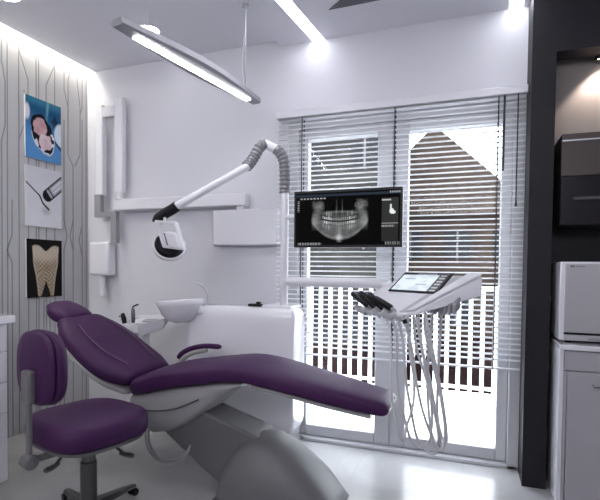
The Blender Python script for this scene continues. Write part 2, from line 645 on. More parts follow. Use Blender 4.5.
struct(obj('ground', box(BM(), -40, 40, 4.9, 60, -3.6, -3.5), mat('street_asphalt', (0.012, 0.012, 0.013), 0.8, spec=0.0), smooth=False))
house('house', 'dark brown gabled house across the street seen through the right half of the blind', -4.2, 1.9, 16.3, 22, -3.5, 3.0, 2.9,
      mat('house_tan', (0.030, 0.023, 0.019), 0.8, var=0.25, vscale=2, spec=0.0), 3, 4, mat('roof_brown', (0.016, 0.012, 0.011), 0.8, spec=0.0))
house('house', 'dark grey tall house across the street seen through the left half of the blind', -11.0, -1.95, 13.2, 15.8, -3.5, 5.6, 1.4,
      mat('house_grey', (0.022, 0.021, 0.020), 0.8, var=0.25, vscale=2, spec=0.0), 4, 5, mat('roof_grey', (0.016, 0.015, 0.0145), 0.8, spec=0.0))


def hedge(label, x0, x1, y, z1, c):
    bm = BM()
    bmesh.ops.create_icosphere(bm, subdivisions=4, radius=1.0)
    for v in bm.verts:
        k = 0.85 + 0.3 * vnoise(v.co.x * 4 + 9, v.co.y * 4 + v.co.z * 5)
        v.co = Vector((v.co.x * (x1 - x0) / 2 * k + (x0 + x1) / 2, v.co.y * 1.0 * k + y, -3.5 + (v.co.z * k + 1) / 2 * (z1 + 3.5)))
        v.co.z = max(v.co.z, -3.5)
    return tag(obj('garden_shrub', bm, c, angle=80), label, 'shrub', 'dark shrubs below the balcony')


dk = mat('shrub_dark', (0.012, 0.016, 0.011), 0.8, var=0.4, vscale=6, spec=0.0)
hedge('dark shrub below the left end of the balcony railing', -4.2, -2.4, 8.7, -1.2, dk)
hedge('dark shrub below the middle of the balcony railing', -1.55, -0.5, 9.0, -1.0, dk)
hedge('dark shrub below the right end of the balcony railing', 0.3, 1.8, 8.8, -0.9, dk)

# ================================================================== VENETIAN BLIND
bl = thing('venetian_blind', 'wide white venetian blind hanging over the balcony doors', 'window blind', (-0.48, 2.97, 0.6))
BX0, BX1, BY = -1.252, 0.290, 2.972
obj('head_rail', box(BM(), BX0, BX1 + 0.003, BY - 0.03, YW - 0.002, 2.207, 2.252), white_plastic, bl, bevel=0.003)
bm = BM()
tilt = math.radians(-4)         # inner edge lower
hw = 0.0165
z = 2.196
k = 0
while z > 0.64:
    dy, dz = math.cos(tilt) * hw, -math.sin(tilt) * hw
    pr = []
    for s in (-1, -0.75, -0.4, 0, 0.4, 0.75, 1):
        pr.append((BY + s * dy, z + s * dz + 0.0065 * (1 - s * s)))
    top = [[(BX0 + 0.004, y, zz + 0.0004) for y, zz in pr], [(BX1 - 0.002, y, zz + 0.0004) for y, zz in pr]]
    bot = [[(BX0 + 0.004, y, zz - 0.0004) for y, zz in pr[::-1]], [(BX1 - 0.002, y, zz - 0.0004) for y, zz in pr[::-1]]]
    loft(bm, [top[0] + bot[0], top[1] + bot[1]])
    z -= 0.0318
obj('slats', bm, blind_white, bl, smooth=False)
obj('bottom_rail', box(BM(), BX0 + 0.002, BX1 - 0.001, BY - 0.016, BY + 0.016, 0.614, 0.624), white_plastic, bl, bevel=0.004)
for x in (-1.066, -0.453, 0.142):
    bm = BM()
    for yy in (BY - 0.0205, BY + 0.0205):
        box(bm, x - 0.0035, x + 0.0035, yy - 0.0006, yy + 0.0006, 0.615, 2.21)
    obj('ladder_cord', bm, blind_cord, bl, smooth=False)
obj('tilt_wand', tube(BM(), [(0.172, 2.938, 2.2), (0.171, 2.938, 1.766)], 0.006, 8), blind_cord, bl)
bm = tube(BM(), [(0.243, 2.94, 2.205), (0.243, 2.94, 1.60)], 0.0035, 8)
tube(bm, [(0.243, 2.94, 1.60), (0.243, 2.94, 1.565)], [0.004, 0.007], 8)
obj('pull_cord', bm, blind_cord, bl)
obj('clip', box(BM(), 0.166, 0.177, 2.93, 2.946, 1.758, 1.768), white_plastic, bl)

# ================================================================== CEILING LIGHTS
def strip(label, s, ye):
    t_ = thing('strip_light', label, 'ceiling light', (s[0], (YW + ye) / 2, ZD), 'strip lights in the lowered ceiling')
    g = 0.001
    pts = lambda i: [(sx(s, 0, ye) + g + i, ye), (sx(s, 1, ye) - g - i, ye), (sx(s, 1, YW) - g - i, YW - 0.002), (sx(s, 0, YW) + g + i, YW - 0.002)]
    obj('diffuser', quad_slab(BM(), pts(0.002), ZD + 0.006, ZD + 0.012), glow, t_, smooth=False)
    obj('housing', quad_slab(BM(), pts(0.0), ZD + 0.014, ZD + 0.08), alu, t_, smooth=False)
    return t_


strip('long recessed strip light in the ceiling above the monitor', S1, 1.3)
strip('recessed strip light in the ceiling beside the dark partition', S2, 1.3)
t_ = thing('cove_light', 'warm strip light hidden in the slot above the patterned wall', 'cove light', (-2.95, 2.0, 2.88))
obj('diffuser', box(BM(), -2.972, -2.925, YB + 0.1, YW - 0.01, 2.86, 2.872), glow_c, t_, smooth=False)
obj('housing', box(BM(), -2.977, -2.92, YB + 0.1, YW - 0.005, 2.873, 2.893), alu, t_, smooth=False)

for x, y, lab in ((-2.045, 2.63, 'round ceiling downlight behind the pendant lamp'),
                  (-2.57, 2.02, 'round ceiling downlight nearest the patterned wall')):
    t_ = thing('downlight', lab, 'ceiling light', (x, y, ZC), 'round downlights in the high ceiling')
    obj('lens', lathe(BM(), [(0.001, -0.006), (0.062, -0.006), (0.066, -0.003), (0.066, -0.001)], (x, y, ZC)), glow_d, t_)
    obj('rim', lathe(BM(), [(0.068, -0.001), (0.068, -0.008), (0.076, -0.006), (0.078, -0.001)], (x, y, ZC)), white_plastic, t_)

# pendant
PZ = 2.20
pa, pb = Vector((-1.398, 1.590, PZ)), Vector((-1.243, 2.618, PZ))
t_ = thing('pendant_lamp', 'long slim silver pendant lamp hanging on wires over the dental chair', 'pendant lamp', (-1.32, 2.1, PZ))
d = (pb - pa).normalized()
nrm = Vector((d.y, -d.x, 0))
Lp = (pb - pa).length
rings = []
for i in range(25):
    u = i / 24
    w = 0.032 + 0.044 * math.sin(PI * u) ** 1.3
    hh = 0.020 + 0.010 * math.sin(PI * u)
    c = pa + d * (u * Lp)
    rings.append([c + nrm * (a * w) + Vector((0, 0, bz * hh)) for a, bz in
                  ((-1, 0.35), (-0.8, 0.0), (0.8, 0.0), (1, 0.35), (0.82, 1.6), (-0.82, 1.6))])
obj('body', loft(BM(), rings), mat('lamp_silver', (0.30, 0.30, 0.325), 0.4, metal=0.3), t_, smooth=False)
bm = BM()
p0, p1 = pa + d * 0.105 - nrm * 0.004, pb - d * 0.085 - nrm * 0.004
loft(bm, [[p0 - nrm * 0.0175 + Vector((0, 0, -0.0045)), p0 + nrm * 0.0175 + Vector((0, 0, -0.0045)), p0 + nrm * 0.0175 + Vector((0, 0, 0.002)), p0 - nrm * 0.0175 + Vector((0, 0, 0.002))],
          [p1 - nrm * 0.0175 + Vector((0, 0, -0.0045)), p1 + nrm * 0.0175 + Vector((0, 0, -0.0045)), p1 + nrm * 0.0175 + Vector((0, 0, 0.002)), p1 - nrm * 0.0175 + Vector((0, 0, 0.002))]])
obj('diffuser', bm, glow_p, t_, smooth=False)
for u, zt, nm in ((0.885, ZD, 'suspension_wire'), (0.16, ZC, 'suspension_wire')):
    c = pa + d * (u * Lp)
    bm = tube(BM(), [(c.x, c.y, PZ + 0.03), (c.x, c.y, zt - 0.001)], 0.0035 if u > 0.5 else 0.0016, 6)
    lathe(bm, [(0.02, 0), (0.02, -0.015), (0.008, -0.022)], (c.x, c.y, zt - 0.001), 16)
    obj(nm, bm, alu, t_)
c = pa + d * (0.885 * Lp)
pp = smooth_path([(c.x, c.y, zt_) for zt_ in (2.735, 2.62)] + [(c.x - 0.012, c.y, 2.52), (c.x - 0.022, c.y, 2.40), (c.x - 0.012, c.y, 2.30), (c.x - 0.004, c.y, PZ + 0.03)], 5)
obj('power_cord', tube(BM(), pp, 0.0025, 6), white_plastic, t_)

# niche spotlight
t_ = thing('spotlight', 'small black spotlight under the dark lintel of the niche', 'spotlight', (0.70, 2.90, 2.36))
obj('housing', lathe(BM(), [(0.03, 0.04), (0.034, -0.03), (0.03, -0.045), (0.026, -0.03)], (0.655, 2.985, 2.395), 20, (0, 0.0, 1)), black_matte, t_)
obj('bracket', box(BM(), 0.645, 0.665, 2.975, 2.995, 2.43, 2.735), black_matte, t_, smooth=False)
obj('lens', lathe(BM(), [(0.001, -0.031), (0.024, -0.031), (0.024, -0.028)], (0.655, 2.985, 2.395), 20), mat('spot_lens', (1, 0.9, 0.8), 0.4, emit=(1, 0.86, 0.72), estr=6), t_)
ld = bpy.data.lights.new('spotlight_beam', 'SPOT')
ld.energy = NICHE_SPOT
ld.color = (1.0, 0.86, 0.76)
ld.spot_size = math.radians(92)
ld.spot_blend = 0.35
ld.shadow_soft_size = 0.02
lo = bpy.data.objects.new('spotlight_beam', ld)
COL.objects.link(lo)
lo.parent = t_
lo.location = Vector((0.655, 2.985, 2.345)) - Vector(t_.location)
lo.rotation_euler = (0, 0, 0)

# ================================================================== PICTURES ON THE LEFT WALL
def pic_surgery(u, v):
    n = vnoise(u * 9, v * 12)
    c = mixc((0.012, 0.09, 0.20), (0.10, 0.28, 0.58), sm(0.25, 0.85, v + 0.15 * (1 - u)))
    c = mixc(c, (0.04, 0.19, 0.30), sm(0.18, 0.02, v))
    c = mixc(c, (0.25, 0.55, 0.6), 0.5 * sm(0.06, 0.0, abs(u - 0.62 + 0.15 * v)) * sm(0.5, 0.1, v))
    c = mixc(c, (0.01, 0.02, 0.05), 0.85 * sm(0.16, 0.05, abs(u - 0.82) + abs(v - 0.30) * 0.9))
    c = mixc(c, (0.62, 0.72, 0.82), sm(0.20, 0.15, math.hypot((u - 0.98) * 0.95, (v - 0.50) * 0.9)))
    c = mixc(c, (0.01, 0.015, 0.03), 0.9 * sm(0.035, 0.015, abs(v - (0.58 + (u - 0.72) * 0.6))) * float(u > 0.72))
    c = mixc(c, (0.75, 0.75, 0.8), sm(0.10, 0.05, math.hypot(u - 0.04, (v - 0.26) * 0.6)))
    # mouth: ellipse leaning to the right
    a = math.radians(24)
    x, y = (u - 0.46), (v - 0.56) * 1.35
    X, Y = x * math.cos(a) - y * math.sin(a), x * math.sin(a) + y * math.cos(a)
    e = math.hypot(X / 0.29, Y / 0.44) + 0.16 * (n - 0.5)
    c = mixc(c, (0.55, 0.58, 0.66), sm(1.12, 1.02, e) * float(y > 0))
    c = mixc(c, (0.008, 0.008, 0.014), sm(1.02, 0.96, e))
    c = mixc(c, (0.74, 0.73, 0.76), sm(0.58, 0.66, vnoise(u * 13 + 2, v * 17 + 7)) * sm(0.72, 0.82, e) * sm(1.02, 0.98, e) * float(y > -0.05))
    e1 = math.hypot(X / 0.22, (Y + 0.15) / 0.20) + 0.25 * (vnoise(u * 14, v * 16) - 0.5)
    c = mixc(c, mixc((0.50, 0.28, 0.30), (0.66, 0.44, 0.46), n), sm(1.0, 0.85, e1))
    e2 = math.hypot((X - 0.01) / 0.19, (Y - 0.19) / 0.19) + 0.3 * (vnoise(u * 12 + 5, v * 14) - 0.5)
    c = mixc(c, mixc((0.62, 0.42, 0.47), (0.80, 0.70, 0.74), vnoise(u * 11, v * 9 + 3)), sm(1.0, 0.85, e2))
    return c


def pic_tools(u, v):
    c = mixc((0.62, 0.62, 0.67), (0.75, 0.75, 0.80), sm(0.0, 1.0, v))
    c = mixc(c, (0.42, 0.42, 0.46), 0.75 * sm(0.16, 0.0, math.hypot((u - 0.55) * 0.8, (v - 0.72) * 1.3)))

    def seg(ax, ay, bx, by):
        dx, dy = bx - ax, by - ay
        k = max(0, min(1, ((u - ax) * dx + (v - ay) * 1.4 * dy * 1.4) / (dx * dx + dy * dy * 1.96)))
        return math.hypot(u - ax - dx * k, (v - ay - dy * k) * 1.4), k
    for s, w in (((0.0, 0.28, 0.36, 0.47), 0.022), ((0.36, 0.47, 0.46, 0.60), 0.026), ((0.46, 0.60, 0.62, 0.69), 0.03)):
        q, k = seg(*s)
        c = mixc(c, (0.015, 0.015, 0.02), sm(w, w * 0.5, q))
    q, k = seg(0.60, 0.45, 1.05, 0.18)
    if q < 0.15:
        off = q / 0.15
        c = mixc((0.42, 0.42, 0.47), (0.02, 0.02, 0.025), sm(0.5, 0.95, off))
        if k < 0.22:
            c = mixc(c, (0.01, 0.01, 0.012), sm(0.25, 0.8, abs(k - 0.11) / 0.11))
        if k > 0.3:
            c = mixc(c, (0.75, 0.75, 0.8), 0.7 * sm(0.3, 0.1, abs(off - 0.3)))
    return c


def pic_tooth(u, v):
    bgc = (0.010, 0.009, 0.008)
    # outline: crown with two cusps, two roots
    hwid = 0.375 - 0.09 * sm(0.35, 0.75, v) - 0.02 * sm(0.1, 0.35, v)
    if v > 0.7:
        hwid -= 0.05 * (v - 0.7) / 0.3
    x = u - 0.53
    topline = 0.10 + 0.10 * math.exp(-(x / 0.13) ** 2) + 1.1 * max(0, abs(x) - 0.30) ** 1.5
    inside = sm(hwid + 0.015, hwid - 0.015, abs(x)) * sm(topline - 0.015, topline + 0.015, v)
    gap = 0.13 * sm(0.66, 1.0, v) - 0.008
    if v > 0.64:
        inside *= sm(gap - 0.01, gap + 0.02, abs(x))
    inside *= sm(1.0, 0.965, v)
    g = 0.5 + 0.5 * math.sin(u * 62 + 5 * vnoise(u * 6, v * 6)) * math.sin(v * 88 + 5 * vnoise(u * 7 + 4, v * 7))
    col = mixc((0.13, 0.08, 0.05), (0.56, 0.46, 0.34), 0.15 + 0.8 * g)
    col = mixc(col, (0.74, 0.66, 0.54), 0.55 * sm(0.28, 0.08, abs(v - 0.22) + 0.2 * abs(x)))
    col = mixc(col, (0.30, 0.19, 0.11), 0.5 * sm(0.14, 0.0, math.hypot(x - 0.02, (v - 0.48) * 0.8)))
    edge = sm(hwid - 0.06, hwid, abs(x))
    col = mixc(col, (0.72, 0.64, 0.50), 0.5 * edge)
    return mixc(bgc, col, inside)


canvas_edge = mat('canvas_edge', (0.5, 0.5, 0.54), 0.6)
for lab, z0, z1, fn, nm in (('blue wall picture of an open mouth in dental surgery, topmost of three', 1.972, 2.410, pic_surgery, 'surgery'),
                            ('white wall picture of dental instruments, middle of three', 1.484, 1.917, pic_tools, 'tools'),
                            ('black wall picture of a carved tooth, lowest of three', 0.966, 1.392, pic_tooth, 'tooth')):
    t_ = thing('wall_picture', lab, 'picture', (XL, 2.63, z0), 'pictures on the patterned wall')
    obj('canvas', box(BM(), XL + 0.0015, XL + 0.016, 2.461, 2.766, z0, z1), canvas_edge, t_, smooth=False)
    painted('print', (XL + 0.0165, 2.461, z1), (0, 1, 0), (0, 0, -1), 0.305, z1 - z0, 110, 150, fn, paint_mat('print_' + nm, 0.0, 0.5, 0.08), t_)

# ================================================================== WALL X-RAY UNIT
t_ = thing('dental_xray_unit', 'white folded dental x-ray arm and head mounted on the wall in the corner', 'x-ray machine', (-1.5, 3.0, 1.36))
ya, yb = 2.955, 3.005
obj('wall_plate', box(BM(), -1.752, -1.25, 2.965, YW - 0.001, 1.358, 1.612), white_plastic, t_, bevel=0.008)
bm = box(BM(), -2.633, -1.479, 2.945, 3.02, 1.635, 1.722)
obj('horizontal_arm', bm, white_plastic, t_, bevel=0.008)
obj('support_post', box(BM(), -1.56, -1.50, 2.965, YW - 0.001, 1.60, 1.65), white_plastic, t_, bevel=0.004)
obj('outer_arm', box(BM(), -2.622, -2.545, 2.95, 3.0, 1.775, 2.512), white_plastic, t_, bevel=0.008)
obj('inner_arm', box(BM(), -2.812, -2.738, 2.95, 3.0, 1.765, 2.47), white_plastic, t_, bevel=0.008)
obj('elbow', box(BM(), -2.745, -2.615, 2.955, 2.99, 2.37, 2.455), white_plastic, t_, bevel=0.006)
obj('swivel', lathe(BM(), [(0.03, 0), (0.022, 0.02), (0.03, 0.055)], (-2.575, 2.96, 1.72), 20), white_plastic, t_)
bm = box(BM(), -2.815, -2.755, 2.945, 2.985, 1.62, 1.766)
box(bm, -2.815, -2.60, 2.945, 2.985, 1.588, 1.628)
box(bm, -2.655, -2.60, 2.945, 2.985, 1.38, 1.59)
obj('yoke', bm, grey_mid, t_, smooth=False, label='grey yoke')
bm = box(BM(), -2.862, -2.672, 2.93, 3.03, 1.125, 1.392)
obj('tube_head', bm, white_plastic, t_, bevel=0.02, segs=3)
obj('cone', tube(BM(), [(-2.765, 2.97, 1.13), (-2.765, 2.97, 1.105), (-2.765, 2.97, 0.965)], [0.030, 0.025, 0.022], 24), white_plastic, t_)

# ================================================================== DENTAL UNIT (cuspidor, pole)
t_ = thing('dental_unit', 'white dental unit cabinet with basin standing behind the purple dental chair', 'dental unit', (-1.4, 2.85, 0))
bm = BM()
rings = []
for x, s in ((-1.76, 0.90), (-1.752, 0.97), (-1.735, 1.0), (-1.5, 1.0), (-1.2, 1.0), (-1.03, 1.0), (-1.012, 0.97), (-1.004, 0.90)):
    cz, cy = 0.55, 2.765
    zb = 0.165 + 0.05 * max(0, (-1.2 - x) / 0.56)
    hz, hy = (0.948 - zb) / 2 * s, 0.105 * (0.6 + 0.4 * s)
    rings.append([(x, cy + a, (0.948 + zb) / 2 + c) for a, c in se(hy, hz, 7, 44)])
obj('body', loft(bm, rings), white_gloss, t_, angle=50)
obj('rear_column', box(BM(), -1.42, -1.048, 2.872, 2.942, 0.20, 0.925), mat('column_grey', (0.32, 0.315, 0.335), 0.5, spec=0.3), t_, bevel=0.012)
bm = box(BM(), -1.38, -1.085, 2.80, 3.03, 0.0, 0.20)
obj('pedestal', bm, mat('unit_pedestal', (0.24, 0.235, 0.245), 0.4), t_, bevel=0.02, segs=3)
obj('pole_flange', box(BM(), -1.24, -1.04, 2.70, 2.90, 0.936, 0.962), white_plastic, t_, bevel=0.01)
# basin
bc = Vector((-1.80, 2.66, 0.838))
ax = Vector((-0.09, 0, 1)).normalized()
prof = [(0.002, -0.012), (0.05, -0.010), (0.095, 0.010), (0.128, 0.05), (0.152, 0.105), (0.163, 0.138), (0.160, 0.142),
        (0.150, 0.132), (0.118, 0.06), (0.08, 0.02), (0.002, 0.004)]
obj('basin', lathe(BM(), prof, bc, 48, ax), white_gloss, t_, angle=60, label='white round spittoon basin')
obj('basin_arm', box(BM(), -1.74, -1.64, 2.65, 2.72, 0.885, 0.945), white_gloss, t_, bevel=0.02, segs=3)
pp = smooth_path([(-1.665, 2.74, 0.93), (-1.655, 2.74, 1.00), (-1.668, 2.73, 1.055), (-1.695, 2.715, 1.082), (-1.728, 2.70, 1.095)], 6)
obj('spout', tube(BM(), pp, 0.0075, 12), alu, t_, label='thin curved metal water spout')
# pole that carries lamp, screen and console
obj('pole', tube(BM(), [(-1.108, 2.76, 0.95), (-1.108, 2.76, 1.70)], 0.025, 24), white_plastic, t_)
bm = lathe(BM(), [(0.034, -0.03), (0.036, -0.025), (0.036, 0.03), (0.034, 0.035)], (-1.108, 2.76, 1.105), 24)
obj('collar', bm, white_plastic, t_)
pp = [(-1.09, 2.76, 1.113), (-0.50, 2.76, 1.113), (-0.455, 2.76, 1.113), (-0.44, 2.755, 1.112)]
obj('console_arm', tube(BM(), pp, [0.031, 0.031, 0.030, 0.022], 20), white_plastic, t_)
obj('console_strut', tube(BM(), smooth_path([(-0.47, 2.75, 1.10), (-0.38, 2.66, 1.085), (-0.25, 2.5, 1.08), (-0.16, 2.36, 1.085)], 4), 0.024, 16), white_plastic, t_)
pp = [(-1.108, 2.755, 1.52), (-0.95, 2.745, 1.515), (-0.75, 2.742, 1.50), (-0.68, 2.735, 1.495)]
obj('screen_bracket', tube(BM(), pp, 0.018, 12), white_plastic, t_)

# assistant tray with suction handpieces
bm = BM()
zt = 0.795
obj('tray_arm', tube(BM(), smooth_path([(-2.06, 2.62, 0.78), (-2.05, 2.62, 0.62), (-2.0, 2.63, 0.42), (-1.85, 2.68, 0.36), (-1.70, 2.74, 0.36)], 5), 0.02, 14), white_plastic, t_)

tr = thing('assistant_tray', 'small white assistant tray behind the backrest of the purple chair', 'tray', (-2.07, 2.62, 0.76))
bm = BM()
poly = [(-2.20, 2.70), (-1.965, 2.74), (-1.95, 2.67), (-2.05, 2.52), (-2.17, 2.52)]
loft(bm, [[(-2.07 + (x + 2.07) * k, 2.62 + (y - 2.62) * k, z_ + (y - 2.62) * 0.26 * k) for x, y in poly]
          for k, z_ in ((0.80, 0.755), (0.97, 0.785), (1.0, 0.835), (0.95, 0.836), (0.92, 0.815), (0.5, 0.813))])
obj('body', bm, white_gloss, tr, angle=30)
obj('screen', obox(BM(), (-2.06, 2.665, 0.829), (1, 0.15, 0.04), (-0.15, 1, 0.26), (0, -0.26, 1), 0.10, 0.05, 0.004), grey_mid, tr, smooth=False)
obj('front_panel', obox(BM(), (-2.075, 2.585, 0.808), (1, 0.15, 0.04), (-0.15, 1, 0.26), (0, -0.26, 1), 0.09, 0.035, 0.004), grey_mid, tr, smooth=False)
s1 = thing('suction_handpiece', 'slim dark metal suction handpiece with bent tip standing on the assistant tray', 'dental instrument', (-2.16, 2.58, 0.82))
obj('handle', tube(BM(), [(-2.135, 2.58, 0.818), (-2.135, 2.58, 0.84), (-2.138, 2.58, 0.905), (-2.14, 2.58, 0.915)], [0.012, 0.013, 0.012, 0.008], 14), mat('dark_metal', (0.13, 0.13, 0.14), 0.3, metal=0.7), s1)
obj('tip', tube(BM(), smooth_path([(-2.14, 2.58, 0.912), (-2.138, 2.58, 0.925), (-2.118, 2.58, 0.936), (-2.095, 2.58, 0.943)], 4), 0.005, 10), black_plastic, s1)
s2 = thing('suction_handpiece', 'short black suction handpiece leaning on the edge of the assistant tray', 'dental instrument', (-2.2, 2.54, 0.82))
obj('handle', tube(BM(), [(-2.165, 2.53, 0.818), (-2.172, 2.53, 0.85), (-2.182, 2.53, 0.885)], [0.014, 0.017, 0.012], 14), black_plastic, s2)
obj('tip', tube(BM(), [(-2.178, 2.53, 0.868), (-2.21, 2.53, 0.862)], 0.004, 8), black_plastic, s2)

# small black item on the unit
bm = box(BM(), -1.345, -1.255, 2.72, 2.76, 0.949, 0.966)
box(bm, -1.29, -1.265, 2.725, 2.755, 0.966, 0.98)
tag(obj('instrument_clip', bm, black_plastic, bevel=0.004), 'small black clip lying on top of the white dental unit', 'clip')

# ================================================================== OPERATING LAMP
lt = thing('operating_lamp', 'dental operating lamp on a long white arm with grey ribbed joints', 'dental lamp', (-1.108, 2.76, 1.68))


def bellows(bm, pts, r, ribs):
    P = smooth_path(pts, 12)
    n = ribs * 2
    # resample evenly
    ln = [0]
    for a, c in zip(P[:-1], P[1:]):
        ln.append(ln[-1] + (c - a).length)
    out, rad = [], []
    for k in range(n * 2 + 1):
        s = ln[-1] * k / (n * 2)
        i = max(0, min(len(P) - 2, next((j for j in range(len(ln) - 1) if ln[j + 1] >= s), len(P) - 2)))
        u = (s - ln[i]) / max(1e-9, ln[i + 1] - ln[i])
        out.append(P[i].lerp(P[i + 1], u))
        rad.append(r * (1.0 if k % 4 in (0, 1) else 0.86))
    return tube(bm, out, rad, 20)


sleeve = mat('grey_sleeve', (0.20, 0.195, 0.215), 0.5)
obj('lower_bellows', bellows(BM(), [(-1.108, 2.76, 1.675), (-1.108, 2.76, 1.78), (-1.115, 2.76, 1.87), (-1.14, 2.755, 1.925), (-1.165, 2.75, 1.95)], 0.036, 11), sleeve, lt, label='grey ribbed sleeve')
obj('elbow_tube', tube(BM(), [(-1.155, 2.75, 1.945), (-1.235, 2.73, 1.985)], 0.029, 20), white_plastic, lt)
obj('upper_bellows', bellows(BM(), [(-1.225, 2.73, 1.985), (-1.262, 2.715, 1.965), (-1.29, 2.69, 1.90), (-1.305, 2.665, 1.86), (-1.318, 2.64, 1.83)], 0.036, 8), sleeve, lt, label='grey ribbed sleeve')
obj('arm', tube(BM(), [(-1.308, 2.645, 1.835), (-1.715, 2.45, 1.567)], 0.024, 20), white_plastic, lt)
bm = tube(BM(), smooth_path([(-1.70, 2.455, 1.575), (-1.73, 2.45, 1.555), (-1.79, 2.445, 1.525), (-1.825, 2.44, 1.50), (-1.835, 2.44, 1.475)], 4), 0.033, 16)
obj('joint', bm, black_plastic, lt, label='black plastic joint')
obj('neck', tube(BM(), [(-1.78, 2.44, 1.515), (-1.77, 2.43, 1.468)], 0.014, 12), steel, lt)
# head: black reflector with white rim, square handle frame in front
hc = Vector((-1.765, 2.47, 1.338))
hd = Vector((-0.52, 0.62, -0.40)).normalized()
obj('reflector', lathe(BM(), [(0.002, 0.03), (0.07, 0.028), (0.088, 0.012), (0.091, 0.0), (0.08, -0.02), (0.04, -0.03), (0.002, -0.03)], hc, 40, hd), black_plastic, lt, label='black round reflector')
obj('rim', lathe(BM(), [(0.092, 0.014), (0.097, 0.030), (0.102, 0.030), (0.102, 0.010), (0.094, 0.002)], hc, 40, hd, caps=False), white_plastic, lt)
fx, fz = Vector((0.965, -0.2, -0.10)).normalized(), Vector((0.40, -0.05, -1.0)).normalized()
fy = fx.cross(fz).normalized()
f0 = Vector((-1.82, 2.42, 1.478))
wF, hF = 0.160, 0.165
bm = BM()
for a, c in (((0.5, 0.0), 'h'), ((0.5, 1.0), 'h'), ((0.0, 0.5), 'v'), ((1.0, 0.5), 'v')):
    cc = f0 + fx * (a[0] * wF) + fz * (a[1] * hF)
    obox(bm, cc, fx, fz, fy, wF + 0.02 if c == 'h' else 0.022, 0.022 if c == 'h' else hF + 0.02, 0.03)
obj('handle_frame', bm, white_gloss, lt, bevel=0.005)
obj('front_block', obox(BM(), f0 + fx * 0.105 + fz * 0.115 + fy * 0.005, fx, fz, fy, 0.10, 0.105, 0.06), white_gloss, lt, bevel=0.008)

# ================================================================== MONITOR
mt = thing('monitor', 'black flat monitor showing a panoramic dental x-ray in front of the blind', 'monitor', (-0.68, 2.69, 1.32))
MX0, MX1, MZ0, MZ1, MY = -1.012, -0.359, 1.325, 1.664, 2.672
obj('bezel', box(BM(), MX0, MX1, MY, MY + 0.032, MZ0, MZ1), black_plastic, mt, bevel=0.004)
obj('back_plate', box(BM(), -0.78, -0.58, MY + 0.032, MY + 0.062, 1.42, 1.57), black_matte, mt, bevel=0.004)


